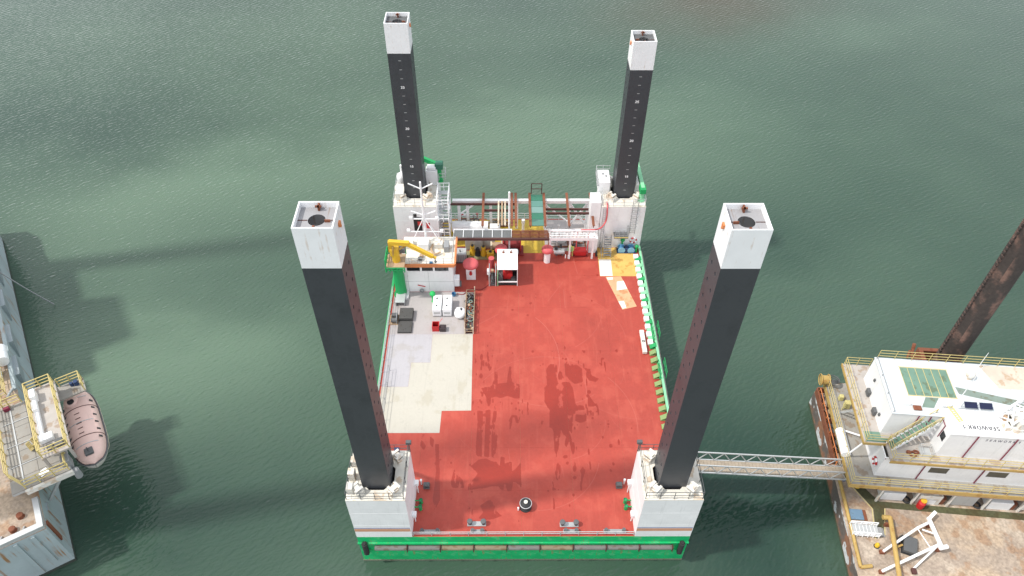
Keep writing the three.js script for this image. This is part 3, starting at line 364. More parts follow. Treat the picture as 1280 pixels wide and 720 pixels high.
// ------------------------------------------------------------------ wheelhouse, cranes and rack on the barge
const at = (x, z, y = 0) => [x, DK + y, z];
function lifeRing(label, pos, ry, r = 0.34) { const o = thing('life_ring', label, 'life ring', pos, ry, 'red and white life rings'); for (let i = 0; i < 8; i++) part('ring_section', new THREE.TorusGeometry(r, 0.09, 8, 5, Math.PI / 4).rotateZ(i * Math.PI / 4), i % 2 ? M.whiteClean : M.red, o); return o; }
{ // wheelhouse: local origin at its front centre on deck
  const w = thing('wheelhouse', 'white wheelhouse with orange roof edge and three dark front windows', 'deckhouse', at(-9.8, -28.35)), hw = 2.62, d = 4.0, h = 4.3;
  part('wall', [box(-hw, hw, 0, 3.15, -0.12, 0), box(-hw, hw, 3.95, h - 0.12, -0.12, 0), box(-hw, -hw + 0.35, 3.15, 3.95, -0.12, 0), box(hw - 0.45, hw, 3.15, 3.95, -0.12, 0), box(-0.87, -0.67, 3.15, 3.95, -0.12, 0), box(0.5, 0.7, 3.15, 3.95, -0.12, 0), box(-hw, -hw + 0.12, 0, h - 0.12, -d, -0.12), box(hw - 0.12, hw, 0, h - 0.12, -d, -0.12), box(-hw, hw, 0, h - 0.12, -d, -d + 0.12)], M.white, w);
  for (const [a, c] of [[-2.27, -0.87], [-0.67, 0.5], [0.7, 2.17]]) { const p = part('window', box(a, c, 3.15, 3.95, -0.1, -0.06), M.glass, w); part('window_frame', [box(a, c, 3.15, 3.19, -0.06, 0.015), box(a, c, 3.91, 3.95, -0.06, 0.015)], M.white, p); }
  part('roof', box(-hw - 0.25, hw + 0.2, h - 0.12, h, -d - 0.2, 0.25), M.cream, w); part('roof_edge', [box(-hw - 0.28, hw + 0.26, h - 0.16, h + 0.22, 0.25, 0.42), box(hw + 0.2, hw + 0.38, h - 0.16, h + 0.22, -d, 0.25)], M.orange, w, 'orange painted coaming round the roof');
  for (const x of [-0.05, -2.3]) part('weld_seam', box(x - 0.012, x + 0.012, 0.05, 3.1, 0, 0.008), M.grey, w); part('weld_seam', box(-hw, hw, 1.58, 1.605, 0, 0.008), M.grey, w);
  part('roof_railing', rail([[-1.9, h, 0.1], [hw, h, 0.1], [hw, h, -d + 0.2]], 0.9, 0.028, 0.9, 2), M.galv, w);
  part('roof_cabinet', rbox(-1.1, 0.0, h, h + 0.9, -3.2, -2.0, 0.04), M.white, w); part('roof_cabinet', rbox(-2.6, -1.7, h, h + 0.5, -3.4, -2.2, 0.04), M.whiteWorn, w); part('roof_cabinet', rbox(0.6, 1.5, h, h + 0.6, -3.3, -2.3, 0.04), M.whiteWorn, w); part('roof_cabinet', rbox(1.65, 2.2, h, h + 0.8, -2.8, -1.7, 0.04), M.grey, w);
  part('air_duct', [tube([[0.35, h + 0.15, -2.8], [0.3, h + 0.3, -1.9], [0.7, h + 0.25, -1.2], [1.3, h + 0.25, -1.5]], 0.12), rbox(-0.9, -0.5, h, h + 0.35, -1.2, -0.8, 0.03)], M.tan, w); part('cable_drum', [bar([-1.0, h + 0.22, -0.55], [-0.6, h + 0.22, -0.55], 0.22, 12)], M.darkGrey, w); part('tool_bag', rbox(0.2, 0.55, h, h + 0.25, -0.2, 0.1, 0.08), M.blue, w);
  part('side_locker', rbox(hw, hw + 0.6, 0.6, 1.7, -1.0, -0.2, 0.06), M.white, w); part('ring_buoy', new THREE.TorusGeometry(0.28, 0.09, 8, 18).rotateY(Math.PI / 2).translate(hw + 0.7, 0.75, -0.5), M.darkGrey, w); part('boat_hook', bar([-1.3, 1.1, 0.06], [-0.5, 0.85, 0.06], 0.05), M.red, w); part('hose_reel', new THREE.TorusGeometry(0.2, 0.07, 8, 18).translate(-0.9, 0.3, 0.12), M.grey, w);
  part('side_wing', [box(-3.1, -hw - 0.002, 0, 2.6, -3.0, -0.3), box(-hw - 0.5, -hw + 0.3, 0, 0.3, 0.01, 1.2)], M.white, w);
}
{ // signal mast on the wheelhouse roof
  const m = thing('signal_mast', 'tall white signal mast with slanting yards above the wheelhouse roof', 'mast', at(-10.2, -31.9, 4.3));
  part('pole', bar([0, 0, 0], [0, 8.1, 0], 0.14, 10, 0.1), M.whiteClean, m);
  for (const [y, l, dy] of [[7.2, 1.25, 0.7], [3.7, 1.3, 0.55]]) part('yard', [bar([0, y, 0], [-l, y + dy, 0], 0.07), bar([0, y, 0], [l, y + dy, 0], 0.07)], M.whiteClean, m);
  for (const [y, l] of [[3.2, 1.5], [1.4, 1.9]]) part('cross_arm', [bar([-l, y, 0.05], [l, y, 0.05], 0.07), rbox(-l - 0.05, -l + 0.3, y, y + 0.3, -0.1, 0.2, 0.03), rbox(l - 0.3, l + 0.05, y, y + 0.25, -0.1, 0.2, 0.03)], M.whiteClean, m);
  part('stay', [bar([0, 3.4, 0], [1.9, 0.05, 1.0], 0.05), bar([0, 3.4, 0], [-1.6, 0.05, 0.8], 0.05), bar([0, 3.4, 0], [1.4, 0.05, -0.5], 0.05)], M.whiteClean, m);
  part('flag', new THREE.PlaneGeometry(0.5, 0.55, 4, 4).translate(-0.45, 2.6, 0.1), M.red, m); part('flag', new THREE.PlaneGeometry(0.4, 0.8, 4, 4).translate(0.4, 2.3, 0.1), M.red, m);
}
{ // stair tower and clutter beside the back left house
  const s = thing('stair_tower', 'white grated stair tower between the back left leg and the pipe rack', 'stair', at(-8.5, -36.6)), g = [];
  for (let f = 0; f < 3; f++) { const y0 = f * 2.1, dir = f % 2 ? -1 : 1; for (const q of [-0.55, 0.55]) g.push(beam([q, y0, dir * 1.2], [q, y0 + 2.1, -dir * 1.2], 0.06, 0.2)); for (let i = 0; i < 9; i++) { const t = (i + 0.5) / 9; part('step', box(-0.53, 0.53, y0 + 2.1 * t - 0.02, y0 + 2.1 * t + 0.02, mix(dir, -dir, t) * 1.2 - 0.13, mix(dir, -dir, t) * 1.2 + 0.13), M.galv, s); } }
  for (const x of [-0.62, 0.62]) for (const z of [-1.5, 1.5]) g.push(bar([x, 0, z], [x, 7.4, z], 0.06)); for (const y of [2.1, 4.2, 6.3]) g.push(...rail([[-0.62, y, -1.5], [0.62, y, -1.5], [0.62, y, 1.5], [-0.62, y, 1.5]], 1.05, 0.035, 0.7, 2, true));
  part('frame', g, M.whiteClean, s); for (const y of [2.1, 4.2, 6.3]) part('landing', box(-0.6, 0.6, y - 0.06, y, -1.48, -0.9), M.galv, s);
}
{ // clutter on the back houses
  solo('ventilator', 'white rounded ventilator cowl left of the back left leg', 'ventilator', [cyl(0.5, 1.2, 0, 0, 0, 16), new THREE.SphereGeometry(0.5, 16, 10).translate(0, 1.2, 0), cyl(0.2, 0.9, 0.1, 1.5, -0.5, 10)], M.white, at(-13.35, -39.3, 6.14));
  solo('roof_cabin', 'small white cabinet right of the back left leg', 'cabinet', [rbox(-0.65, 0.65, 0, 2.0, -0.5, 0.5, 0.06), rbox(-0.5, 0.5, 2.0, 2.4, -0.4, 0.4, 0.15)], M.white, at(-9.9, -39.7, 6.14));
  solo('mooring_winch', 'white winch housing on the front of the back left jack house roof', 'winch', [rbox(-0.5, 0.5, 0, 1.0, -0.9, 0.9, 0.1), bar([-0.5, 0.9, 0], [0.5, 0.9, 0], 0.45, 14)], M.whiteWorn, at(-13.3, -37.4, 6.14));
  const c = thing('service_crane', 'dark green crane with its boom lowered behind the back left leg', 'crane', at(-9.3, -40.0, 6.14)); part('column', [cyl(0.28, 1.9, 0.2, 0, 0, 14), cyl(0.42, 0.25, 0.2, 0, 0, 14)], M.greenPaint, c); part('slew_housing', rbox(-0.2, 0.7, 1.9, 2.6, -0.45, 0.45, 0.08), M.darkGreen, c); part('boom', [beam([0.1, 2.3, 0], [-2.4, 2.7, -1.2], 0.34, 0.5), beam([-1.3, 2.5, -0.66], [-3.4, 2.85, -1.6], 0.24, 0.32)], M.greenPaint, c); part('platform_rail', rail([[0.2, 0.6, -0.6], [0.9, 0.6, -0.6], [0.9, 0.6, 0.6], [0.2, 0.6, 0.6]], 0.9, 0.03, 0.6, 2), M.galv, c);
  const c2 = thing('service_crane', 'pale green crane boom folded beside the back right leg', 'crane', at(13.55, -36.6, 6.14)); part('column', [cyl(0.3, 1.2, 0, 0, 0, 14), cyl(0.42, 0.2, 0, 0, 0, 14)], M.mint, c2); part('slew_housing', rbox(-0.35, 0.35, 1.2, 1.9, -0.5, 0.5, 0.1), M.greenPaint, c2); part('boom', [beam([0, 1.7, 0.2], [-0.15, 1.9, -3.4], 0.4, 0.5), beam([-0.15, 1.95, -3.0], [-0.1, 2.2, -5.2], 0.26, 0.34)], M.mint, c2);
  solo('ventilator', 'white rounded ventilator cowl right of the back right leg', 'ventilator', [cyl(0.4, 0.8, 0, 0, 0, 16), new THREE.SphereGeometry(0.42, 16, 10).translate(0, 0.9, 0)], M.white, at(13.3, -39.6, 6.14));
  const k = thing('winch_cabin', 'white boxy cabin left of the back right leg', 'cabin', at(9.55, -38.7, 6.14)); part('body', rbox(-0.7, 0.55, 0, 1.7, -1.2, 1.1, 0.04), M.white, k); part('roof_hatch', [rbox(-0.3, -0.05, 1.7, 1.76, -0.6, -0.3, 0.02), rbox(0.05, 0.25, 1.7, 1.76, -0.2, 0.1, 0.02)], M.grey, k); part('railing', rail([[-0.85, 1.3, 1.1], [-0.85, 1.3, -1.3], [0.7, 1.3, -1.3]], 0.9, 0.025, 0.7, 2), M.galv, k); part('bracket', box(-0.9, -0.7, 1.25, 1.3, -1.35, 1.15), M.grey, k);
  const tr = thing('cable_trunk', 'tall white cable trunk left of the back right jack house', 'trunk', at(8.45, -36.5)); part('body', rbox(-0.55, 0.6, 0, 6.6, -0.9, 0.9, 0.04), M.white, tr); part('access_door', box(-0.3, 0.35, 0.2, 2.1, 0.9, 0.93), M.whiteWorn, tr);
  solo('fire_main', 'red pipe running from the trunk up the back right house', 'pipe', tube([[-1.6, 3.9, 2.4], [0.4, 4.0, 2.3], [1.2, 4.1, 1.3], [1.25, 6.2, 1.25], [1.25, 6.3, 0.4]], 0.09, 30, 6), M.pink, at(8.45, -36.5));
  const sc = thing('access_stair', 'grey caged access stair on the front of the back right jack house', 'stair', at(11.6, -35.44)), g = [];
  g.push(...rail([[-0.8, 2.4, 1.0], [0.7, 2.4, 1.0], [0.7, 2.4, 0.05]], 1.1, 0.028, 0.5, 3)); for (const q of [0.9, 1.5]) g.push(bar([q, 2.4, 0.3], [q, 7.2, 0.15], 0.04)); for (let y = 2.6; y < 7.1; y += 0.3) g.push(bar([0.9, y, 0.28], [1.5, y, 0.28], 0.022, 5)); for (const q of [-1.9, -1.1]) g.push(beam([q, 0.02, 1.7], [q, 2.4, 0.5], 0.05, 0.18)); for (let i = 1; i < 9; i++) g.push(box(-1.88, -1.12, i * 0.27, i * 0.27 + 0.03, 1.72 - i * 0.135 - 0.14, 1.72 - i * 0.135 + 0.1)); for (let i = 0; i < 7; i++) g.push(new THREE.TorusGeometry(0.42, 0.02, 4, 12, Math.PI).rotateX(Math.PI / 2).translate(1.2, 3.6 + i * 0.5, 0.3)); g.push(...rail([[-2.2, 0.0, 1.9], [-2.2, 0, 0.2]], 1, 0.025, 0.8, 2), bar([-2.3, 0, 0.2], [-2.3, 6.1, 0.2], 0.03), bar([-2.0, 0, 0.2], [-2.0, 6.1, 0.2], 0.03)); for (let y = 0.3; y < 6; y += 0.3) g.push(bar([-2.3, y, 0.2], [-2.0, y, 0.2], 0.018, 4));
  part('frame', g, M.grey, sc); part('landing', box(-0.85, 0.75, 2.32, 2.4, 0.04, 1.05), M.darkGrey, sc); part('toe_board', [box(-0.85, 0.75, 2.4, 2.55, 1.02, 1.05)], M.yellowRail, sc);
  lifeRing('life ring hung on the front wall of the back right jack house', at(13.15, -35.34, 1.2), 0); lifeRing('life ring on the back rail seen through the pipe rack', at(-6.6, -39.95, 0.8), 0);
  part('doorway', [box(-11.9, -11.0, 2.4, 4.6, -35.44, -35.42), box(-11.85, -11.5, 4.7, 5.1, -35.44, -35.38)], M.dark, barge, 'dark doorway in the front of the back left jack house');
  const lightBlue = mat([0.2, 0.45, 0.65]), bw = thing('blue_winch', 'blue twin drum winch on the yellow deck corner', 'winch', at(12.3, -34.8)); part('base', rbox(-1.0, 1.2, 0, 0.12, -0.4, 0.4, 0.03), M.blueDark, bw); for (const x of [-0.5, 0.6]) { const dr = part('drum', bar([x, 0.42, -0.3], [x, 0.42, 0.3], 0.32, 16), M.blue, bw); for (const q of [-0.36, 0.3]) part('flange', bar([x, 0.42, q], [x, 0.42, q + 0.06], 0.42, 16), lightBlue, dr); } part('motor', rbox(-0.1, 0.25, 0.12, 0.7, -0.3, 0.3, 0.05), M.blueDark, bw);
  solo('vent_post', 'green gooseneck vent post behind the blue winch', 'vent', [cyl(0.1, 1.3, 0, 0, 0, 10), new THREE.SphereGeometry(0.26, 14, 10).translate(0, 1.4, 0)], M.greenPaint, at(11.9, -35.2)); solo('vent_post', 'short green vent post at the right end of the blue winch', 'vent', [cyl(0.12, 0.9, 0, 0, 0, 10), new THREE.SphereGeometry(0.24, 14, 10).translate(0, 0.95, 0)], M.greenPaint, at(13.5, -34.6));
}
{ // knuckle crane: green column, yellow folded boom
  const c = thing('knuckle_crane', 'yellow knuckle boom crane on a green column beside the wheelhouse', 'crane', at(-12.95, -28.0));
  part('column', [cyl(0.62, 5.0, 0, 0, 0, 20, 0.52), cyl(0.8, 0.12, 0, 0, 0, 20)], M.greenPaint, c);
  const pl = part('platform', box(-1.0, 0.9, 5.0, 5.12, -1.0, 1.0), M.tan, c); part('platform_railing', rail([[-1.0, 5.12, 1.0], [-1.0, 5.12, -1.0], [0.9, 5.12, -1.0]], 1.0, 0.06, 0.7, 3), M.greenPaint, pl); part('platform_truss', [...rail([[-1.0, 4.4, 1.02], [0.9, 4.4, 1.02]], 0.6, 0.07, 0.4, 2), ...rail([[-1.05, 4.4, -1], [-1.05, 4.4, 1]], 0.6, 0.06, 0.5, 2)], M.greenPaint, pl);
  part('slew_column', [cyl(0.42, 1.2, 0, 5.12, 0, 16), rbox(-0.5, 0.4, 6.0, 7.0, -0.4, 0.4, 0.08)], M.yellow, c); part('boom', [beam([-0.4, 6.5, 0], [-0.3, 8.1, 0.3], 0.42, 0.5), beam([-0.45, 8.0, 0.3], [1.6, 7.9, 0.4], 0.42, 0.45)], M.yellow, c); part('jib', [beam([1.4, 7.85, 0.4], [3.95, 6.6, 0.95], 0.34, 0.38), beam([3.5, 6.8, 0.85], [4.3, 6.45, 1.0], 0.22, 0.22)], M.yellow, c); part('cylinder', [bar([0.1, 6.6, 0.1], [1.5, 7.6, 0.2], 0.12, 10), bar([-0.2, 6.2, 0.3], [-0.1, 7.5, 0.4], 0.12, 10)], M.ochre, c); part('counter_drum', [bar([0.35, 6.3, -0.4], [0.95, 6.3, -0.4], 0.4, 14)], M.darkGrey, c); part('hook', [bar([4.2, 6.4, 1.0], [4.2, 6.0, 1.0], 0.04), new THREE.SphereGeometry(0.14, 8, 6).translate(4.2, 5.9, 1.0)], M.darkGrey, c);
}
{ // pipe rack: white rear portal, rust coloured beams, walkway
  const r = thing('pipe_rack', 'steel rack of rust coloured beams and white posts between the back jack houses', 'rack', at(0, 0));
  const zr = -38.8, h = 4.05; part('top_beam', [box(-7.7, 8.6, h - 0.1, h + 0.32, zr - 0.2, zr + 0.2)], M.white, r);
  for (const x of [-7, -6, -3.3, -0.25, 3.1, 5.9, 8.0]) part('post', box(x - 0.16, x + 0.16, 0, h - 0.1, zr - 0.16, zr + 0.16), M.white, r);
  part('brace', [beam([5.95, 0.4, zr], [7.95, h - 0.3, zr], 0.22, 0.22), beam([7.95, 0.4, zr + 0.02], [5.95, h - 0.3, zr + 0.02], 0.22, 0.22)], M.white, r); part('brace', [beam([3.2, h - 0.6, zr], [5.8, 1.0, zr], 0.14, 0.14)], M.white, r); part('brace', beam([-6.9, 2.2, zr], [-5.0, h - 0.2, zr], 0.16, 0.16), M.white, r);
  for (const x of [-4.1, -0.85, -0.4, 1.2, 2.85, 5.5, 8.2]) part('long_beam', [box(x - 0.05, x + 0.05, h + 0.33, h + 0.62, -39.7, -33.95), box(x - 0.14, x + 0.14, h + 0.58, h + 0.63, -39.7, -33.95)], M.rust, r);
  for (const [a, c, z] of [[-8.6, -0.5, -38.1], [-4.1, -0.5, -37.0], [2.85, 8.2, -37.2], [2.85, 8.2, -36.5]]) part('cross_beam', box(a, c, h + 0.12, h + 0.36, z - 0.09, z + 0.09), M.brown, r);
  for (const x of [-2.35, -1.95, -1.6]) part('stored_pipe', bar([x, h + 0.55, -34.1], [x, h + 0.55, -38.2], 0.1, 8), x === -1.95 ? M.tan : M.sand, r);
  // walkway at the front of the rack
  part('front_beam', box(-7.55, 3.25, 3.62, 3.9, -32.86, -32.66), M.brown, r); for (const x of [-7.5]) part('front_post', box(x - 0.14, x + 0.14, 0, 3.62, -32.9, -32.62), M.orange, r);
  const gratingGrey = mat([0.22, 0.23, 0.235]); for (let i = 0; i < 6; i++) { const x0 = -7.3 + i * 1.07, p = [], zz = [-32.9, -34.05]; for (let k = 0; k < 14; k++) p.push(box(x0 + 0.02, x0 + 1.05, 3.86, 3.9, mix(zz[0], zz[1], k / 13) - 0.025, mix(zz[0], zz[1], k / 13) + 0.025)); p.push(box(x0 + 0.02, x0 + 1.05, 3.8, 3.85, -34.05, -32.9)); part('grating', p, gratingGrey, r); }
  for (let i = 0; i < 4; i++) { const x0 = -0.85 + i * 1.0, p = []; for (let k = 0; k < 9; k++) p.push(box(x0 + 0.02, x0 + 0.96, 3.84, 3.9, mix(-32.9, -34.05, k / 8) - 0.03, mix(-32.9, -34.05, k / 8) + 0.03)); for (const x of [x0 + 0.04, x0 + 0.94]) p.push(box(x - 0.04, x + 0.04, 3.8, 3.84, -34.05, -32.9)); part('grating', p, M.rust, r); }
  part('walkway_frame', [box(-7.34, -0.84, 3.86, 4.02, -34.16, -34.08), ...Array.from({ length: 7 }, (_, i) => box(-7.33 + i * 1.07, -7.27 + i * 1.07, 3.9, 3.97, -34.08, -32.88))], M.whiteClean, r); part('walkway_railing', rail([[-0.85, 3.9, -32.85], [3.1, 3.9, -32.85]], 1.0, 0.03, 1.0, 2), M.rust, r);
  const tone = [M.darkGreen, mat([0.1, 0.24, 0.2]), mat([0.17, 0.3, 0.27]), M.darkGreen, mat([0.08, 0.2, 0.16])]; for (let i = 0; i < 5; i++) part('cover_panel', rbox(1.36, 2.7, h + 0.5, h + 0.58, -39.4 + i * 1.08, -38.36 + i * 1.08, 0.02), tone[i], r);
  part('end_stop', rail([[1.4, h + 0.6, -39.5], [2.6, h + 0.6, -39.5]], 1.5, 0.05, 1.2, 2), M.brown, r);
  part('white_walkway', [...Array.from({ length: 34 }, (_, i) => box(3.32 + i * 0.152, 3.37 + i * 0.152, 3.58, 3.63, -34.25, -32.85)), box(3.3, 8.45, 3.5, 3.85, -34.32, -34.25), box(3.3, 8.45, 3.5, 3.9, -32.85, -32.78), box(3.3, 8.45, 3.5, 3.58, -33.6, -33.5), box(3.35, 3.55, 0, 3.55, -33.7, -33.5), box(8.2, 8.4, 0, 3.55, -33.7, -33.5), box(5.6, 5.8, 0, 3.55, -33.7, -33.5)], M.white, r); part('walkway_railing', rail([[3.3, 4.1, -32.78], [8.45, 4.1, -32.78]], 0.9, 0.03, 1.0, 2), M.whiteClean, r);
  part('pole', bar([-1.15, 0, -34.35], [-1.15, 9.1, -34.35], 0.11, 8), M.whiteClean, r); part('rear_railing', rail([[-9, 0, -40.2], [9, 0, -40.2]], 1.1, 0.035, 1.4, 3), M.whiteClean, r); part('hose_coil', new THREE.TorusGeometry(0.3, 0.08, 6, 16).translate(-5.0, 1.5, -38.5), M.darkGrey, r);
  solo('storage_tank', 'long white horizontal tank lying behind the grated walkway', 'tank', [bar([-2.2, 1.6, 0], [2.0, 1.6, 0], 0.62, 20), box(-1.8, -1.4, 0, 1.3, -0.5, 0.5), box(1.2, 1.6, 0, 1.3, -0.5, 0.5)], M.white, at(-5.6, -37.3)); solo('switch_cabinet', 'white cabinet at the right end of the long white tank', 'cabinet', [rbox(-0.6, 0.6, 0, 1.9, -0.4, 0.4, 0.04)], M.white, at(-2.8, -37.1)); solo('vent_pipe', 'white vent pipe with a black cap on the yellow back deck', 'vent', [cyl(0.16, 1.5, 0, 0, 0, 12), cyl(0.2, 0.5, 0, 1.5, 0, 12)], M.whiteClean, at(0.5, -38.0));
}
{ // machinery under the walkway
  const g = thing('generator_box', 'grey ribbed generator housing under the grated walkway', 'generator', at(-6.6, -33.4)); part('body', rbox(-0.6, 0.6, 0.12, 1.35, -0.55, 0.55, 0.06), M.galv, g); for (let i = 0; i < 6; i++) part('rib', box(-0.5 + i * 0.2 - 0.03, -0.5 + i * 0.2 + 0.03, 0.25, 1.2, 0.55, 0.6), M.grey, g); part('skid', box(-0.7, 0.7, 0, 0.12, -0.6, 0.62), M.darkGrey, g); part('exhaust', cyl(0.06, 0.3, -0.1, 1.35, 0.1, 8), M.dark, g);
  solo('drip_tray', 'long olive drip tray on the deck beneath the yellow pumps', 'tray', [box(-2.0, 2.0, 0, 0.12, -0.75, 0.65)], mat([0.28, 0.26, 0.14]), at(-5.6 + 0.5, -33.9, 0)).position.set(-4.6, DK, -34.0);
  const pumps = [[-5.35, -34.2, 1.3, M.yellow, 'tall yellow pump next to the grey generator'], [-4.1, -34.1, 1.25, M.yellow, 'slim yellow pump with a dark cap under the walkway'], [-3.3, -33.8, 0.75, M.yellow, 'low yellow box pump at the right end of the drip tray'], [-4.75, -34.1, 0.95, M.dark, 'black pump between two yellow pumps']];
  for (const [x, z, hh, m, l] of pumps) { const p = thing('pump', l, 'pump', at(x, z, 0.12)); part('body', hh < 1 && m === M.yellow ? rbox(-0.42, 0.42, 0, hh, -0.35, 0.35, 0.06) : lathe([[0.001, hh], [0.2, hh], [0.26, hh - 0.1], [0.22, hh * 0.55], [0.34, hh * 0.4], [0.36, 0]], 16), m, p); part('cap', cyl(0.16, 0.12, 0, hh, 0, 12), M.dark, p); }
  solo('pump_cabinet', 'pale grey cabinet behind the yellow pumps', 'cabinet', rbox(-1.0, 1.0, 0, 1.6, -0.5, 0.5, 0.05), M.galv, at(-5.2, -35.4)); solo('deck_locker', 'pale grey locker right of the pumps under the walkway', 'locker', rbox(-0.7, 0.7, 0, 1.5, -0.4, 0.4, 0.05), M.steel, at(-3.5, -35.6));
  const w = thing('mooring_winch', 'large dark red mooring winch under the walkway behind the white container', 'winch', at(-0.9, -34.9)); part('drum', bar([-0.9, 1.0, 0], [1.0, 1.0, 0], 0.5, 18), M.redDark, w); for (const q of [-1.0, 0.98]) part('flange', bar([q, 1.0, 0], [q + 0.12, 1.0, 0], 0.78, 18), M.red, w); part('gearbox', rbox(-0.2, 0.6, 0, 0.9, 0.5, 1.2, 0.06), M.grey, w); part('bed', box(-1.3, 1.4, 0, 0.2, -0.7, 0.9), M.redDark, w); part('motor', [bar([0.1, 0.7, 1.0], [0.8, 0.7, 1.0], 0.28, 12)], M.galv, w);
  const w2 = thing('wire_winch', 'small rusty wire winch left of the dark red mooring winch', 'winch', at(-2.6, -34.9)); part('drum', bar([-0.5, 0.8, 0], [0.5, 0.8, 0], 0.42, 16), M.tan, w2); part('frame', [box(-0.7, -0.5, 0, 1.2, -0.5, 0.5), box(0.5, 0.7, 0, 1.2, -0.5, 0.5)], M.sand, w2); part('bed', box(-0.8, 0.8, 0, 0.12, -0.6, 0.6), M.rust, w2);
  const rp = thing('fire_pump', 'bright red fire pump against the white walkway', 'pump', at(7.1, -34.3)); part('body', rbox(-0.75, 0.6, 0.1, 0.85, -0.4, 0.45, 0.14), M.red, rp); part('casing', bar([-0.9, 0.55, 0.1], [-0.3, 0.55, 0.1], 0.36, 14), M.red, rp); part('skid', box(-0.9, 0.75, 0, 0.1, -0.5, 0.5), M.redDark, rp); part('riser', [bar([0.7, 0, 0.1], [0.7, 3.4, 0.1], 0.08), bar([-0.6, 0.8, 0.0], [-0.6, 3.4, 0.0], 0.08)], M.pink, rp);
  const hs = thing('hose_station', 'yellow green hose station with white hose ends under the white walkway', 'hose station', at(5.9, -34.0)); part('stand', [bar([-0.15, 0, 0], [-0.15, 1.5, 0], 0.07), bar([0.2, 0, 0], [0.2, 1.5, 0], 0.07), rbox(-0.3, 0.35, 0.9, 1.6, -0.12, 0.12, 0.05)], mat([0.55, 0.58, 0.16]), hs); part('hose_coil', [new THREE.TorusGeometry(0.26, 0.08, 6, 16).translate(-0.1, 1.2, 0.2)], mat([0.3, 0.6, 0.25]), hs); part('hose_end', [bar([-0.6, 0.05, 0.4], [-0.6, 0.5, 0.3], 0.06), bar([-0.3, 0.05, 0.45], [-0.3, 0.45, 0.3], 0.06)], M.whiteClean, hs); part('valve', rbox(0.05, 0.35, 1.6, 1.85, -0.1, 0.1, 0.03), M.dark, hs);
  const cm = thing('compressor', 'grey compressor with black motors under the white walkway', 'compressor', at(4.5, -34.4)); part('tank', bar([-0.5, 0.45, 0.1], [0.7, 0.45, 0.1], 0.35, 14), M.galv, cm); part('feet', [box(-0.3, -0.15, 0, 0.3, -0.2, 0.4), box(0.4, 0.55, 0, 0.3, -0.2, 0.4)], M.darkGrey, cm); part('motor', [bar([-0.45, 0.95, 0.1], [-0.1, 0.95, 0.1], 0.2, 12)], M.dark, cm); part('motor', [bar([0.15, 1.1, -0.1], [0.4, 1.1, -0.1], 0.22, 12)], M.dark, cm);
  solo('control_cabinet', 'white control cabinet at the right end of the white walkway', 'cabinet', rbox(-0.5, 0.5, 0, 2.2, -0.4, 0.4, 0.04), M.white, at(8.45, -34.9)); solo('fire_extinguisher', 'dark extinguisher standing beside the white control cabinet', 'extinguisher', [cyl(0.14, 0.6, 0, 0, 0, 12), new THREE.SphereGeometry(0.14, 10, 6).translate(0, 0.6, 0), cyl(0.04, 0.2, 0, 0.65, 0, 8)], M.dark, at(8.85, -34.0));
}
{ // pipework skids on the back deck, below and behind the rack
  const R = rng(51), cols = [M.white, M.galv, M.steel, M.rust, M.tan, M.darkGrey, M.whiteWorn, M.red];
  const skid = (x, z, w, d, label) => { const k = thing('pipe_skid', label, 'pipework', at(x, z), 0, 'pipework skids on the back deck'); part('base_frame', [box(-w, w, 0, 0.14, -d, -d + 0.14), box(-w, w, 0, 0.14, d - 0.14, d), box(-w, -w + 0.14, 0, 0.14, -d + 0.14, d - 0.14), box(w - 0.14, w, 0, 0.14, -d + 0.14, d - 0.14)], M.rust, k);
    for (let i = 0; i < 6; i++) { const q = -d + 0.2 + R() * (2 * d - 0.4), y = 0.25 + R() * 1.1; part('pipe', bar([-w * (0.5 + R() * 0.5), y, q], [w * (0.5 + R() * 0.5), y, q], 0.05 + R() * 0.06, 8), cols[Math.floor(R() * 7)], k); }
    for (let i = 0; i < 5; i++) { const q = -w + 0.2 + R() * (2 * w - 0.4), z0 = -d + 0.2 + R() * (2 * d - 0.4), h = 0.6 + R() * 1.4; part('riser', [bar([q, 0.05, z0], [q, h, z0], 0.05 + R() * 0.04, 8), new THREE.TorusGeometry(0.14, 0.025, 5, 12).rotateX(Math.PI / 2).translate(q, h + 0.03, z0), bar([q - 0.14, h + 0.03, z0], [q + 0.14, h + 0.03, z0], 0.02, 5)], cols[Math.floor(R() * 8)], k); }
    for (let i = 0; i < 4; i++) { const q = -w + 0.3 + R() * (2 * w - 0.6), z0 = -d + 0.3 + R() * (2 * d - 0.6), h = 0.4 + R() * 0.7; part('valve_box', rbox(q - 0.22, q + 0.22, 0.1, h, z0 - 0.2, z0 + 0.2, 0.04), cols[Math.floor(R() * 8)], k); } };
  skid(-6.2, -39.4, 1.5, 0.4, 'pipework skid behind the long white tank'); skid(-2.6, -39.4, 1.3, 0.4, 'pipework skid behind the white switch cabinet'); skid(4.6, -36.6, 1.2, 1.2, 'pipework skid on the grey back deck under the two brown cross beams'); skid(6.9, -36.2, 0.9, 1.0, 'pipework skid next to the tall white cable trunk');
}
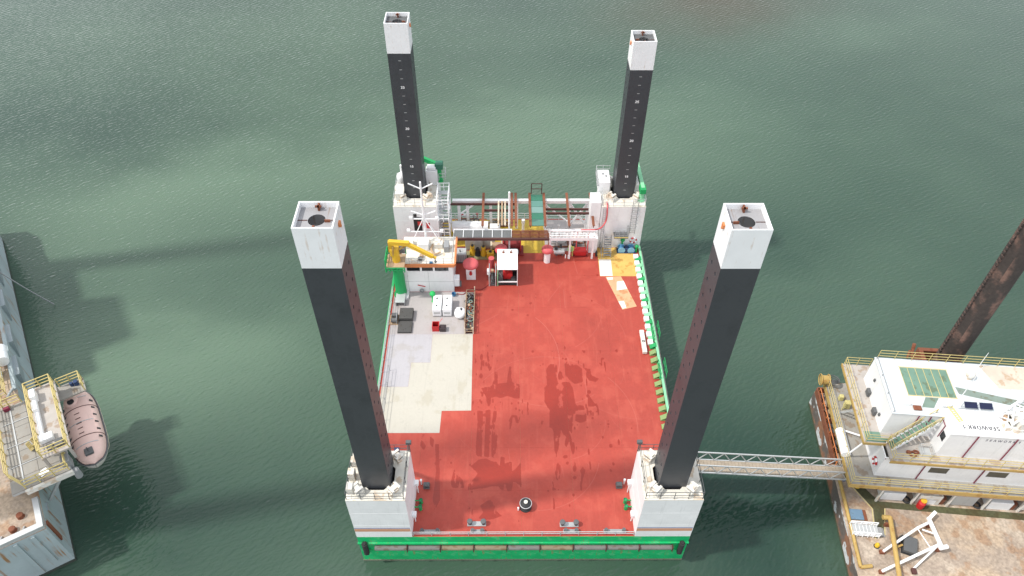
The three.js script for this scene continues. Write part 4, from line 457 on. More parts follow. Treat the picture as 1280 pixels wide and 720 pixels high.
// mushroom vents
function mushroom(x, z, h, r, trunk, label) {
  const v = thing('mushroom_vent', label, 'vent', at(x, z), 0, 'pink mushroom ventilators'); part('trunk', trunk > 0 ? cyl(trunk, h - 0.5, 0, 0, 0, 20) : rbox(-0.52, 0.52, 0, h - 0.5, -0.42, 0.42, 0.05), M.white, v);
  part('cap', lathe([[0.001, h], [r * 0.55, h - 0.06], [r * 0.85, h - 0.17], [r, h - 0.32], [r, h - 0.58], [r * 0.9, h - 0.62], [r * 0.5, h - 0.5]], 28), M.pink, v); return v;
}
{ const v = mushroom(-5.4, -30.55, 2.55, 0.86, 0, 'pink capped mushroom vent on a square white trunk right of the wheelhouse'); part('valve', [cyl(0.12, 0.5, 0, 0.9, 0.5, 10), bar([0, 1.1, 0.42], [0, 1.1, 0.62], 0.16, 10)], M.red, v); mushroom(3.15, -33.1, 2.3, 0.66, 0.36, 'pink capped mushroom vent with its shadow on open red deck'); mushroom(-2.05, -33.0, 2.45, 0.72, 0.36, 'pink capped mushroom vent behind the white equipment container'); }
{ // equipment container, open at the front
  const c = thing('equipment_container', 'white roofed equipment container with its open front showing red machinery', 'container', at(-1.35, -29.2)), hw = 1.12, d = 3.2, h = 2.6;
  part('roof', box(-hw, hw, h - 0.1, h, -d, 0), M.whiteClean, c); part('side_wall', [box(hw - 0.07, hw, 0, h - 0.1, -d, 0)], M.white, c); part('side_frame', [box(-hw, -hw + 0.1, 0, h - 0.1, -0.1, 0), box(-hw, -hw + 0.1, 0, h - 0.1, -d, -d + 0.1), box(-hw, -hw + 0.1, 1.2, 1.3, -d + 0.1, -0.1)], M.mint, c); part('back_wall', box(-hw + 0.1, hw - 0.07, 0, h - 0.1, -d, -d + 0.06), M.white, c); part('cross_bar', box(-hw + 0.1, hw - 0.07, 0.55, 0.68, -0.1, 0), M.white, c); part('floor', box(-hw + 0.1, hw - 0.07, 0.02, 0.12, -d + 0.06, -0.12), M.dark, c);
  part('engine', [rbox(-0.5, 0.5, 0.12, 1.3, -2.3, -0.9, 0.1), bar([-0.3, 1.3, -1.4], [-0.3, 1.8, -1.4], 0.2, 10), bar([0.25, 1.2, -1.0], [0.25, 1.2, -0.5], 0.32, 14)], M.red, c); part('pump_block', [rbox(-0.95, -0.5, 0.12, 0.9, -1.4, -0.5, 0.05), rbox(0.4, 0.9, 0.12, 0.7, -0.9, -0.4, 0.05), bar([-0.9, 1.2, -0.9], [-0.6, 1.2, -0.3], 0.08)], M.darkGrey, c); for (const x of [-0.45, 0.4]) part('lifting_lug', [rbox(x - 0.12, x + 0.12, h, h + 0.12, -d + 0.5, -d + 0.7, 0.03), bar([x - 0.1, h + 0.08, -d + 0.55], [x + 0.1, h + 0.12, -d + 0.3], 0.04)], M.rust, c);
  const rk = thing('valve_rack', 'narrow grey valve rack against the left side of the white container', 'rack', at(-2.95, -29.9)); part('frame', [...rail([[-0.4, 0, 0.7], [-0.4, 0, -1.2]], 1.6, 0.05, 0.6, 3), ...rail([[0.3, 0, 0.7], [0.3, 0, -1.2]], 1.6, 0.05, 0.6, 3)], M.galv, rk); part('manifold', [bar([-0.05, 0.4, -1.1], [-0.05, 0.4, 0.6], 0.16, 10), bar([-0.05, 0.9, -1.1], [-0.05, 0.9, 0.6], 0.12, 10), rbox(-0.3, 0.2, 0, 0.25, -1.2, 0.7, 0.03)], M.darkGrey, rk); part('gauge_box', rbox(-0.65, -0.3, 0.9, 1.5, -0.6, -0.1, 0.04), M.white, rk); part('valve', rbox(-0.2, 0.1, 1.2, 1.5, -0.5, -0.2, 0.05), M.tan, rk);
  solo('filter_drum', 'pink upright filter drum left of the white container', 'drum', [cyl(0.3, 1.5, 0, 0, 0, 16), cyl(0.33, 0.1, 0, 1.5, 0, 16)], M.pink, at(-3.15, -32.0)); solo('hydraulic_hose', 'dark hose snaking over the deck from the valve rack to the wheelhouse', 'hose', tube([[-3.3, 0.05, -29.5], [-4.3, 0.05, -28.6], [-5.4, 0.05, -28.7], [-6.2, 0.05, -27.9], [-6.9, 0.05, -28.0]], 0.045, 40, 6), M.redDark, [0, DK, 0]);
}
{ // loose cargo on the grey deck
  const g0 = (x, label) => { const t = thing('liquid_tank', label, 'tank', at(x, -25.75), 0, 'white plastic liquid tanks'); part('body', rbox(-0.47, 0.47, 0.12, 1.12, -1.1, 1.1, 0.07), M.whiteClean, t); part('pallet', [box(-0.47, 0.47, 0.0, 0.05, -1.08, 1.08), box(-0.45, -0.3, 0.05, 0.12, -1.05, 1.05), box(0.3, 0.45, 0.05, 0.12, -1.05, 1.05)], M.grey, t); for (const z of [-0.55, 0.5]) part('filler_cap', cyl(0.09, 0.05, -0.05, 1.12, z, 12), M.dark, t); part('label_plate', box(-0.33, 0.33, 0.45, 0.75, 1.1, 1.105), M.galv, t); return t; };
  g0(-8.82, 'left one of the two long white tanks with two dark caps'); g0(-7.75, 'right one of the two long white tanks, next to its shadow');
  const mt = (z, label, n) => { const t = thing('mat_stack', label, 'mat stack', at(-12.1, z), 0, 'dark grey rubber mat stacks'); for (let i = 0; i < n; i++) part('mat', rbox(-0.74 + i * 0.015, 0.74 - (i % 2) * 0.02, i * 0.14, i * 0.14 + 0.13, -0.76, 0.76, 0.03), mat([0.085, 0.085, 0.085], { roughness: 0.85, map: T.worn }), t); part('lifting_hole', [cyl(0.05, 0.01, -0.4, n * 0.14, -0.2, 8), cyl(0.05, 0.01, 0.1, n * 0.14, 0.35, 8), cyl(0.05, 0.01, -0.1, n * 0.14, 0.5, 8)], M.dark, t); return t; };
  mt(-24.72, 'taller rear stack of dark grey mats near the left rail', 4); mt(-23.1, 'lower front stack of dark grey mats near the left rail', 2);
  const rb = thing('red_bin', 'open red steel bin on the grey deck', 'bin', at(-8.85, -22.95)); part('wall', [box(-0.36, 0.36, 0, 0.75, 0.3, 0.36), box(-0.36, 0.36, 0, 0.75, -0.42, -0.36), box(-0.36, -0.3, 0, 0.75, -0.36, 0.3), box(0.3, 0.36, 0, 0.75, -0.36, 0.3)], M.red, rb); part('floor', box(-0.3, 0.3, 0.01, 0.06, -0.36, 0.3), M.dark, rb); part('handle', bar([0.36, 0.7, -0.3], [0.7, 1.0, -0.6], 0.03), M.pink, rb);
  solo('battery_box', 'small black box right of the red bin', 'box', [rbox(-0.32, 0.32, 0, 0.5, -0.32, 0.32, 0.04), rbox(-0.2, 0.2, 0.5, 0.56, -0.2, 0.2, 0.02)], mat([0.045, 0.03, 0.035]), at(-8.1, -22.85));
  const bs = thing('cargo_basket', 'long open cargo basket heaped with ropes and tangled gear', 'basket', at(-5.35, -25.1)); part('frame', [...rail([[-0.45, 0, -2.8], [0.45, 0, -2.8], [0.45, 0, 2.8], [-0.45, 0, 2.8]], 0.75, 0.035, 0.9, 2, true), ], M.tan, bs); part('tray', box(-0.44, 0.44, 0.02, 0.08, -2.78, 2.78), M.brown, bs); part('end_post', [box(0.38, 0.48, 0, 1.2, -2.9, -2.8), box(0.38, 0.48, 0, 1.0, 2.75, 2.85), box(-0.48, -0.38, 0, 0.9, 2.75, 2.85)], M.sand, bs);
  const R = rng(3), ms = [M.darkGrey, M.dark, M.grey, M.rust, M.darkGrey, mat([0.2, 0.32, 0.27]), M.dark, M.dark, M.tan, M.brown]; for (let i = 0; i < 90; i++) { const z = -2.5 + R() * 5.0, x = -0.32 + R() * 0.64, y = 0.12 + R() * 0.55, m = ms[Math.floor(R() * ms.length)], k = R(); part(k < 0.4 ? 'rope_coil' : k < 0.75 ? 'pipe_end' : 'shackle_block', k < 0.4 ? new THREE.TorusGeometry(0.14 + R() * 0.2, 0.05, 5, 12).rotateX(1.2 + R()).rotateY(R() * 3).translate(x, y, z) : k < 0.75 ? bar([x, y, z], [x + (R() - 0.5) * 0.5, y + 0.1, z + (R() - 0.5) * 1.2], 0.05 + R() * 0.05) : rbox(x - 0.12, x + 0.14, y - 0.1, y + 0.12, z - 0.16, z + 0.16, 0.03), m, bs); }
  const bg = new THREE.SphereGeometry(0.62, 22, 16), bp = bg.attributes.position; for (let i = 0; i < bp.count; i++) { const x = bp.getX(i), y = bp.getY(i), z = bp.getZ(i), n = fbm(x * 0.2 + 0.5, z * 0.2 + y * 0.1 + 0.5, 16, 16, 3, 5) - 0.5; bp.setXYZ(i, x * (1 + n * 0.3), Math.max(0, (y * 0.75 + 0.42) * (1 + n * 0.35)), z * 1.15 * (1 + n * 0.3)); } bg.computeVertexNormals();
  const sack = thing('bulk_bag', 'white bulk bag with a black mark slumped against the cargo basket', 'bag', at(-6.4, -24.85)); part('sack', bg, M.whiteClean, sack); part('tie', [new THREE.TorusGeometry(0.1, 0.05, 6, 10).rotateX(1.2).translate(0.12, 0.86, -0.2), rbox(0.05, 0.25, 0.84, 0.92, -0.15, 0.1, 0.03)], M.dark, sack);
  solo('vent_post', 'bright green vent post behind the white tanks', 'vent', [cyl(0.13, 1.1, 0, 0, 0, 12), new THREE.SphereGeometry(0.32, 16, 12).translate(0, 1.2, 0), cyl(0.2, 0.06, 0, 0, 0, 12)], mat([0.02, 0.5, 0.12]), at(-9.4, -26.9)); const bk = thing('bucket', 'blue bucket at the right foot of the wheelhouse', 'bucket', at(-7.2, -27.75)); part('body', lathe([[0.18, 0], [0.24, 0.42], [0.22, 0.42], [0.16, 0.03], [0.001, 0.03]], 16), M.blue, bk); part('handle', new THREE.TorusGeometry(0.22, 0.012, 4, 12, Math.PI).translate(0, 0.42, 0), M.galv, bk);
  const fl = thing('fairlead_stand', 'grey roller fairlead on a pad by the left rail', 'fairlead', at(-13.35, -24.2)); part('pad', box(-0.45, 0.45, 0, 0.1, -0.7, 0.7), M.tan, fl); for (const z of [-0.35, 0.35]) part('roller', [bar([-0.25, 0.4, z], [0.3, 0.4, z], 0.26, 14)], M.darkGrey, fl); part('cheek', [box(0.3, 0.36, 0.1, 0.75, -0.65, 0.65)], M.grey, fl);
  const pl = thing('access_platform', 'small pale step platform near the green crane column', 'platform', at(-12.9, -26.9)); part('top', box(-0.5, 0.5, 0.5, 0.6, -0.7, 0.7), M.galv, pl); part('side', [box(0.4, 0.5, 0, 0.5, -0.7, 0.7), box(-0.5, -0.4, 0, 0.5, -0.7, 0.7)], M.grey, pl);
  const bn = thing('plank_bench', 'long narrow white box lying on the red deck near the right edge', 'box', at(12.63, -21.0), 0.0); part('body', rbox(-0.22, 0.22, 0.08, 0.45, -1.45, 1.5, 0.04), M.whiteWorn, bn); part('foot', [box(-0.2, 0.2, 0, 0.08, -1.2, -1.0), box(-0.2, 0.2, 0, 0.08, 1.0, 1.2)], M.grey, bn); part('round_mark', [new THREE.TorusGeometry(0.12, 0.04, 6, 14).rotateX(Math.PI / 2).translate(0, 0.46, 0.1)], M.dark, bn);
}

// ------------------------------------------------------------------ gangway between the barges
{
  const a = [14.4, 0.35, -6.6], b = [29.2, -0.95, -6.5], L = Math.hypot(b[0] - a[0], b[1] - a[1], b[2] - a[2]), g = thing('gangway', 'long aluminium truss gangway with timber planks linking the two barges', 'gangway', [a[0], DK + a[1], a[2]], Math.atan2(-(b[2] - a[2]), b[0] - a[0]));
  const slope = (b[1] - a[1]) / L, y = (x) => x * slope, N = 46;
  for (let i = 0; i < N; i++) { const x = (i + 0.5) / N * L; part('plank', cbox(L / N - 0.02, 0.05, 1.15, x, y(x) + (i % 3) * 0.004, 0), M.wood, g); }
  for (const s of [-1, 1]) {
    const z = s * 0.66; part('bottom_chord', beam([0, y(0) - 0.06, z], [L, y(L) - 0.06, z], 0.1, 0.14), M.galv, g); part('top_chord', beam([0, y(0) + 1.15, z], [L, y(L) + 1.15, z], 0.09, 0.12), M.galv, g);
    const n = 10; for (let i = 0; i < n; i++) { const x0 = i / n * L, x1 = (i + 0.5) / n * L, x2 = (i + 1) / n * L; part('diagonal', beam([x0, y(x0), z], [x1, y(x1) + 1.1, z], 0.06, 0.07), M.galv, g); part('diagonal', beam([x1, y(x1) + 1.1, z], [x2, y(x2), z], 0.06, 0.07), M.galv, g); }
    for (const x of [0, L]) part('end_post', beam([x, y(x), z], [x, y(x) + 1.15, z], 0.1, 0.1), M.galv, g);
  }
  part('roller_foot', bar([L - 0.1, y(L) - 0.2, -0.7], [L - 0.1, y(L) - 0.2, 0.7], 0.14, 10), M.blueDark, g);
  const pf = part('landing_platform', [box(13.98, 14.6, 0.12, 0.24, -7.5, -4.9), box(13.98, 14.3, -0.5, 0.12, -7.4, -7.2), box(13.98, 14.3, -0.5, 0.12, -5.9, -5.7)], M.galv, barge);
  part('railing', rail([[14.55, 0.24, -5.7], [14.55, 0.24, -2.0]], 1.1, 0.05, 0.9, 3), M.galv, barge); part('side_walk', [box(14.003, 14.62, 0.1, 0.22, -4.89, -1.9)], M.cream, barge);
}
// ------------------------------------------------------------------ right-hand work barge with the white accommodation block
{
  const v = thing('accommodation_barge', 'rusty work barge with a white accommodation block and yellow railings', 'barge', [29, DK, -7.5], -5 * Math.PI / 180);
  const hull = part('hull', [box(0.1, 34, -6.6, -2.52, -9.2, 24)], M.rusthull, v); part('deck', box(0.1, 34, -2.52, -2.5, -9.2, 24), M.rustdeck, v, 'rust stained sandy brown working deck');
  part('waterline_band', box(0.06, 34, -4.8, -4.3, -9.24, 24), mat([0.07, 0.08, 0.05]), hull);
  // edge pipe, bow clutter
  part('edge_pipe', [bar([0.42, -2.3, 0.4], [0.42, -2.3, 9.2], 0.16, 10), bar([0.42, -2.3, 9.2], [1.4, -2.3, 9.0], 0.16, 10)], M.ochre, v, 'long ochre pipe along the left edge of the deck'); part('edge_rail', rail([[0.35, -2.5, -8.8], [0.35, -2.5, -0.6]], 1.1, 0.05, 1.6, 2), M.orange, v); part('bulwark', [box(0.1, 0.22, -2.5, -1.7, -9.1, -0.8), box(0.22, 2.2, -2.5, -1.7, -9.2, -9.08)], M.rust, v);
  for (const z of [-7.6, -6.4, -5.2]) part('bulwark_stay', beam([0.9, -2.5, z], [0.22, -1.75, z], 0.1, 0.1), M.rust, v);
  { const R = rng(21); for (let i = 0; i < 16; i++) { const x = 0.45 + R() * 1.4, z = -8.5 + R() * 6.5, m = [M.dark, M.rust, M.brown, M.tan, M.darkGrey][Math.floor(R() * 5)]; part(i % 2 ? 'rope_heap' : 'scrap_box', i % 2 ? new THREE.TorusGeometry(0.22 + R() * 0.15, 0.09, 6, 14).rotateX(Math.PI / 2).translate(x, -2.4, z) : rbox(x - 0.2, x + 0.25, -2.5, -2.1 + R() * 0.3, z - 0.25, z + 0.25, 0.04), m, v); } }
  // level A
  part('lower_deck_slab', box(0.05, 34, 0.32, 0.5, -8.2, 2.95), M.floorGrey, v); part('undercroft_wall', [box(2.6, 34, -2.5, 0.32, 1.15, 1.3), box(2.6, 2.75, -2.5, 0.32, -7.5, 1.15)], M.grey, v);
  for (let i = 0; i < 9; i++) { const x = 3.3 + i * 3.1; part('support_post', box(x - 0.08, x + 0.08, -2.5, 0.32, 2.6, 2.78), M.whiteWorn, v); part('locker', rbox(x + 0.4, x + 2.4, -2.5, -1.3 + (i % 3) * 0.25, 1.5, 2.5 + (i % 2) * 0.15, 0.04), [M.white, M.whiteWorn, M.galv][i % 3], v); part(i % 2 ? 'rusty_drum' : 'hose_heap', i % 2 ? cyl(0.28, 0.8, x + 2.7, -2.5, 2.3, 14) : new THREE.TorusGeometry(0.3, 0.1, 6, 14).rotateX(Math.PI / 2).translate(x + 2.75, -2.38, 2.4), i % 2 ? M.rust : M.dark, v); }
  part('deck_railing', rail([[0.12, 0.5, -8.1], [0.12, 0.5, 2.85], [34, 0.5, 2.85]], 1.1, 0.028, 1.5, 3), M.yellowRail, v); part('toe_plate', [box(0.04, 34, 0.1, 0.56, 2.96, 3.04), box(-0.03, 0.045, 0.1, 0.56, -8.2, 3.04)], M.ochre, v); part('kick_beam', box(2.7, 34, -0.1, 0.1, 2.8, 3.0), M.tan, v);
  // level A house
  const fz = 1.9, hx = 2.3, wins = [[6.5, 8.1], [11.4, 13.1], [16.4, 18.1], [21.4, 23.1]], segs = []; let px = hx; for (const [a, c] of wins) { segs.push(box(px, a, 1.6, 2.45, fz - 0.1, fz)); px = c; } segs.push(box(px, 34, 1.6, 2.45, fz - 0.1, fz));
  const lower = part('lower_house', [box(hx, 34, 0.5, 1.6, fz - 0.1, fz), box(hx, 34, 2.45, 3.42, fz - 0.1, fz), ...segs, box(hx, hx + 0.1, 0.5, 3.42, -6.3, fz - 0.1)], M.white, v);
  for (const [a, c] of wins) part('window', box(a, c, 1.6, 2.45, fz - 0.05, fz - 0.02), mat([0.1, 0.095, 0.075], { roughness: 0.15 }), lower); for (const x of [5.9, 10.9, 15.9, 20.9]) part('drain_pipe', bar([x, 0.5, fz + 0.05], [x, 3.4, fz + 0.05], 0.05), M.maroon, lower); part('drain_pipe', bar([2.35, 3.3, fz + 0.04], [2.35, 3.3, fz + 0.04 - 2.4], 0.04), M.maroon, lower);
  part('port_light', box(hx - 0.02, hx, 1.7, 2.2, -1.2, -0.9), M.glass, lower); part('vent_box', rbox(hx - 0.25, hx, 0.5, 1.1, -3.5, -2.9, 0.04), M.grey, lower);
  lifeRing('life ring on the left end wall of the white accommodation block', [29 + (hx - 0.1) * Math.cos(0.0873) - 1.1 * 0.0872, DK + 1.6, -7.5 + 0.0872 * (hx - 0.1) + 1.1], -5 * Math.PI / 180 - Math.PI / 2, 0.36);
  // level B
  part('upper_deck_slab', prism([[0.75, -8.1], [34, -8.1], [34, 2.3], [2.6, 2.3], [2.6, 0.6], [0.75, 0.6]], 3.42, 3.6), M.deckGrey, v); part('deck_edge', [box(0.68, 0.75, 3.35, 3.66, -8.1, 0.66), box(2.53, 34, 3.35, 3.66, 2.3, 2.37), box(0.75, 2.6, 3.35, 3.66, 0.6, 0.66)], M.ochre, v);
  part('deck_railing', rail([[3.2, 3.6, -8.0], [0.85, 3.6, -8.0], [0.85, 3.6, 0.5], [2.7, 3.6, 0.5], [2.7, 3.6, 2.2], [34, 3.6, 2.2]], 1.1, 0.028, 1.5, 3), M.yellowRail, v); part('green_walk', prism([[0.95, -0.6], [2.35, -0.6], [2.35, 0.0], [4.5, 0.0], [4.5, 0.45], [0.95, 0.45]], 3.6, 3.606), M.roofGreen, v);
  const blk = part('upper_house', [box(2.35, 34, 3.6, 6.6, -6.5, -0.5)], M.white, v); part('roof', box(2.3, 34, 6.6, 6.7, -6.55, -0.45), mat([0.6, 0.64, 0.66], { map: T.scuff, roughness: 0.6 }), blk); for (const x of [4.6, 5.6]) part('drain_pipe', bar([x, 3.6, -0.44], [x, 6.6, -0.44], 0.045), M.maroon, blk); for (const [z, y] of [[-4.8, 5.4], [-1.8, 4.4]]) part('wall_lamp', rbox(2.2, 2.35, y, y + 0.3, z - 0.1, z + 0.1, 0.03), M.darkGrey, blk); part('air_vent', rbox(2.05, 2.35, 3.7, 4.3, -2.8, -2.2, 0.05), M.darkGrey, blk); part('air_vent', rbox(2.05, 2.35, 3.7, 4.3, -4.9, -4.3, 0.05), M.darkGrey, blk);
  // roof: green landing grid of six panels with yellow lines, walk strip, worn sandy area
  for (let i = 0; i < 6; i++) part('grid_panel', box(4.2 + i * 0.68 + 0.03, 4.2 + (i + 1) * 0.68 - 0.03, 6.7, 6.712, -5.55, -2.55), M.roofGreen, blk); part('grid_line', [box(4.12, 8.36, 6.7, 6.708, -5.65, -5.57), box(4.12, 8.36, 6.7, 6.708, -2.53, -2.45), ...Array.from({ length: 7 }, (_, i) => box(4.2 + i * 0.68 - 0.025, 4.2 + i * 0.68 + 0.025, 6.7, 6.708, -5.57, -2.53))], M.yellowRail, blk);
  part('walk_strip', prism([[8.5, -3.75], [14.5, -2.5], [14.5, -1.75], [8.6, -3.0]], 6.7, 6.708), mat([0.24, 0.31, 0.28], { map: T.worn, roughness: 0.85 }), blk); part('walk_strip', prism([[5.6, -2.4], [6.7, -2.4], [6.0, -1.3], [5.0, -1.3]], 6.7, 6.708), mat([0.2, 0.29, 0.25], { map: T.worn, roughness: 0.85 }), blk); part('sandy_roof', prism([[11.3, -6.4], [30, -6.4], [30, -3.9], [12.3, -3.9]], 6.7, 6.708), mat([0.68, 0.61, 0.53], { map: T.worn }), blk);
  part('roof_railing', rail([[2.5, 6.7, -6.45], [34, 6.7, -6.45]], 1.1, 0.028, 1.5, 3), M.yellowRail, blk); part('roof_railing', rail([[2.45, 6.7, -6.4], [2.45, 6.7, -0.6]], 0.25, 0.03, 2, 1), M.grey, blk); part('satellite_dome', [cyl(0.3, 0.4, 10.0, 6.7, -4.9, 14), new THREE.SphereGeometry(0.4, 16, 10).translate(10.0, 7.2, -4.9)], M.whiteWorn, blk); part('roof_hatch', rbox(3.3, 4.1, 6.7, 6.95, -2.2, -1.4, 0.04), M.white, blk); part('rust_hatch', rbox(4.2, 4.9, 6.7, 6.85, -1.4, -0.9, 0.1), M.rust, blk); part('roof_cabinet', rbox(6.5, 7.3, 6.7, 7.3, -2.0, -1.3, 0.04), M.whiteClean, blk);
  part('back_post', [bar([5.6, 6.7, -6.9], [5.6, 7.9, -7.4], 0.16, 8), bar([5.2, 6.7, -6.7], [5.2, 7.5, -6.9], 0.1, 8)], M.rust, blk);
  // wheelhouse with the name
  const wh = part('name_house', [box(6.5, 34, 3.6, 6.9, -1.1, 1.4)], M.white, v); part('roof', box(6.45, 34, 6.9, 7.0, -1.15, 1.45), M.whiteClean, wh); part('roof_name', text('SEAWORK 1', 0.4, 0.012).rotateX(-Math.PI / 2).rotateY(Math.PI).translate(9.15, 7.0, 0.62), mat([0.05, 0.05, 0.055], { map: null }), wh); part('wall_name', text('S E A W O R K  1', 0.28, 0.006).translate(10.9, 6.4, 1.401), mat([0.16, 0.16, 0.2]), wh); for (const x of [8.75, 11.9, 15, 19]) part('drain_pipe', bar([x, 3.6, 1.45], [x, 6.9, 1.45], 0.05), M.maroon, wh); part('side_window', box(6.47, 6.5, 5.3, 6.1, 0.5, 1.1), M.glass, wh); part('drain_pipe', [bar([6.46, 6.6, -0.9], [6.46, 6.6, 0.4], 0.04), bar([6.46, 6.6, 0.4], [6.46, 5.0, 0.4], 0.04)], M.maroon, wh); part('roof_ladder', [beam([7.0, 7.05, -1.3], [7.5, 7.05, 0.2], 0.08, 0.08), beam([7.35, 7.05, -1.35], [7.8, 7.05, 0.1], 0.08, 0.08), ...Array.from({ length: 8 }, (_, i) => beam([7.0 + i * 0.06, 7.05, -1.2 + i * 0.19], [7.38 + i * 0.06, 7.05, -1.25 + i * 0.19], 0.05, 0.05))], M.paleYellow, wh);
  for (const x of [8.3, 9.55]) { const sp = part('solar_panel', new THREE.BoxGeometry(1.05, 0.04, 0.55).rotateX(0.35).translate(x + 0.56, 7.28, -1.45), M.solar, wh); part('panel_frame', [bar([x, 6.7, -1.6], [x, 7.3, -1.6], 0.025), bar([x + 1.12, 6.7, -1.6], [x + 1.12, 7.3, -1.6], 0.025), new THREE.BoxGeometry(1.16, 0.03, 0.04).translate(x + 0.56, 7.13, -1.08)], M.galv, sp); }
  part('whip_antenna', bar([7.4, 7.0, -1.2], [7.4, 13.0, -1.2], 0.045, 6, 0.025), M.whiteClean, wh); part('whip_antenna', bar([11.3, 6.7, -6.2], [11.3, 8.7, -6.2], 0.035, 6, 0.02), M.whiteClean, blk);
  { // lattice crane boom rising to the right off the name house roof
    const A = [11.0, 7.6, 0.1], B = [22, 17.5, -4.6], g = [], q = (t, u, w) => [mix(A[0], B[0], t) + u * 0.35, mix(A[1], B[1], t) + w - u * 0.3, mix(A[2], B[2], t) + u * 0.75 + w * 0.1], cs = [[-0.7, -0.45], [0.7, -0.45], [0.7, 0.45], [-0.7, 0.45]]; for (const [u, w] of cs) g.push(bar(q(0, u, w), q(1, u, w), 0.1, 6)); const n = 16; for (let i = 0; i < n; i++) for (let k = 0; k < 4; k++) { const [u0, w0] = cs[k], [u1, w1] = cs[(k + 1) % 4]; g.push(bar(q(i / n, u0, w0), q((i + 1) / n, u1, w1), 0.06, 5), bar(q((i + 1) / n, u0, w0), q(i / n, u1, w1), 0.05, 5)); }
    const bm = part('crane_boom', g, M.whiteClean, wh, 'white lattice crane boom above the name house roof'); part('crane_pedestal', [cyl(0.8, 0.5, 12.0, 7, 0.2, 18), rbox(10.9, 11.4, 7.0, 7.5, 0.1, 0.8, 0.06), rbox(11.7, 13.0, 7.5, 8.3, -0.4, 0.9, 0.1)], M.whiteWorn, bm); part('crane_gear', [rbox(11.2, 11.7, 7.0, 7.5, -0.6, -0.1, 0.05), bar([12.6, 7.3, -0.8], [13.3, 7.3, -0.8], 0.3, 12)], M.tan, bm);
  }
  { // outside stair from level B to the roof
    const s = part('outside_stair', [beam([2.95, 3.55, 1.15], [6.3, 6.2, -0.1], 0.08, 0.3), beam([2.7, 3.55, 0.45], [6.05, 6.2, -0.8], 0.08, 0.3)], M.whiteClean, v); for (let i = 0; i < 11; i++) { const t = (i + 0.6) / 11.5; part('tread', new THREE.BoxGeometry(0.32, 0.04, 0.78).rotateY(0.36).translate(mix(2.82, 6.17, t), mix(3.65, 6.3, t), mix(0.8, -0.45, t)), M.roofGreen, s); } part('stair_railing', [...rail([[2.95, 3.6, 1.15], [6.3, 6.25, -0.1]], 0.95, 0.035, 0.8, 2), ...rail([[2.7, 3.6, 0.4], [6.05, 6.25, -0.85]], 0.95, 0.035, 0.8, 2)], M.yellowRail, s);
    part('rope_heap', [new THREE.TorusGeometry(0.25, 0.09, 6, 14).rotateX(Math.PI / 2).translate(4.6, 3.7, 1.5), new THREE.TorusGeometry(0.2, 0.08, 6, 14).rotateX(1.2).translate(4.9, 3.75, 1.3), rbox(4.1, 4.4, 3.6, 3.85, 1.2, 1.5, 0.05)], M.rust, v); part('crate', [box(5.3, 6.2, 3.6, 3.66, 0.7, 1.6), ...rail([[5.3, 3.6, 0.7], [6.2, 3.6, 0.7], [6.2, 3.6, 1.6], [5.3, 3.6, 1.6]], 0.6, 0.03, 0.9, 2, true)], M.galv, v);
  }
  // legs of this barge: the one in view behind the block
  { const x = 11.7, z = -10.6, L = part('leg', [cyl(1.08, 70, x, -6.6, z, 28)], M.rustleg, v, 'tall dark rusty round leg behind the white block'); const teeth = []; for (let y = 3; y < 34; y += 0.45) teeth.push(box(x - 1.24, x - 1.03, y, y + 0.24, z - 0.16, z + 0.16)); part('rack_teeth', teeth, M.rustleg, L).userData.kind = 'stuff'; part('leg_guide', [box(x - 1.9, x + 1.9, -2.5, 1.5, -8.9, -8.5), box(x - 1.9, x - 1.5, -2.5, 1.5, -12.2, -8.9), box(x + 1.5, x + 1.9, -2.5, 1.5, -12.2, -8.9), box(x - 1.9, x + 1.9, -2.5, 1.5, -12.6, -12.2)], M.rust, v); }
  // fittings at the left end
  part('cable_reel', [bar([-0.55, 1.2, -7.9], [0.1, 1.2, -7.9], 0.45, 14), new THREE.TorusGeometry(0.55, 0.05, 5, 18).rotateY(Math.PI / 2).translate(-0.6, 1.2, -7.9), new THREE.TorusGeometry(0.55, 0.05, 5, 18).rotateY(Math.PI / 2).translate(0.15, 1.2, -7.9)], M.ochre, v, 'ochre hose reel on the back left corner'); part('wire_coil', [...[0, 1, 2, 3].map((i) => new THREE.TorusGeometry(0.5 + i * 0.03, 0.05, 5, 16).rotateX(0.5 + i * 0.3).translate(0.55, 1.1 + i * 0.08, -7.9))], M.darkGrey, v); part('ladder', [beam([0.7, 0.5, -4.6], [1.3, 3.5, -2.9], 0.06, 0.1), beam([1.2, 0.5, -4.8], [1.8, 3.5, -3.1], 0.06, 0.1), ...Array.from({ length: 9 }, (_, i) => beam([mix(0.7, 1.3, i / 9), 0.6 + i * 0.32, mix(-4.6, -2.9, i / 9)], [mix(1.2, 1.8, i / 9), 0.6 + i * 0.32, mix(-4.8, -3.1, i / 9)], 0.05, 0.05))], M.galv, v); part('strut', [bar([0.15, 0.6, 0.2], [0.9, 3.4, 0.4], 0.08), bar([0.6, 0.6, -2.6], [1.9, 0.8, -2.0], 0.1)], M.whiteClean, v); part('wall_valves', [rbox(1.2, 1.7, 0.5, 1.3, -5.6, -5.1, 0.05), rbox(0.9, 1.3, 0.5, 1.1, -6.4, -6.0, 0.05), bar([1.0, 0.5, -5.0], [1.0, 1.7, -5.0], 0.06)], M.paleYellow, v);
  const green = [[0.85, 0.2], [1.5, 0.0], [3.6, 2.72], [34, 3.0], [34, 3.75], [3.9, 3.35], [3.2, 6.0], [2.5, 6.4], [2.9, 3.5]]; part('walkway_marking', prism(green, -2.5, -2.492), M.pathGreen, v, 'worn green walkway painted on the rusty deck');
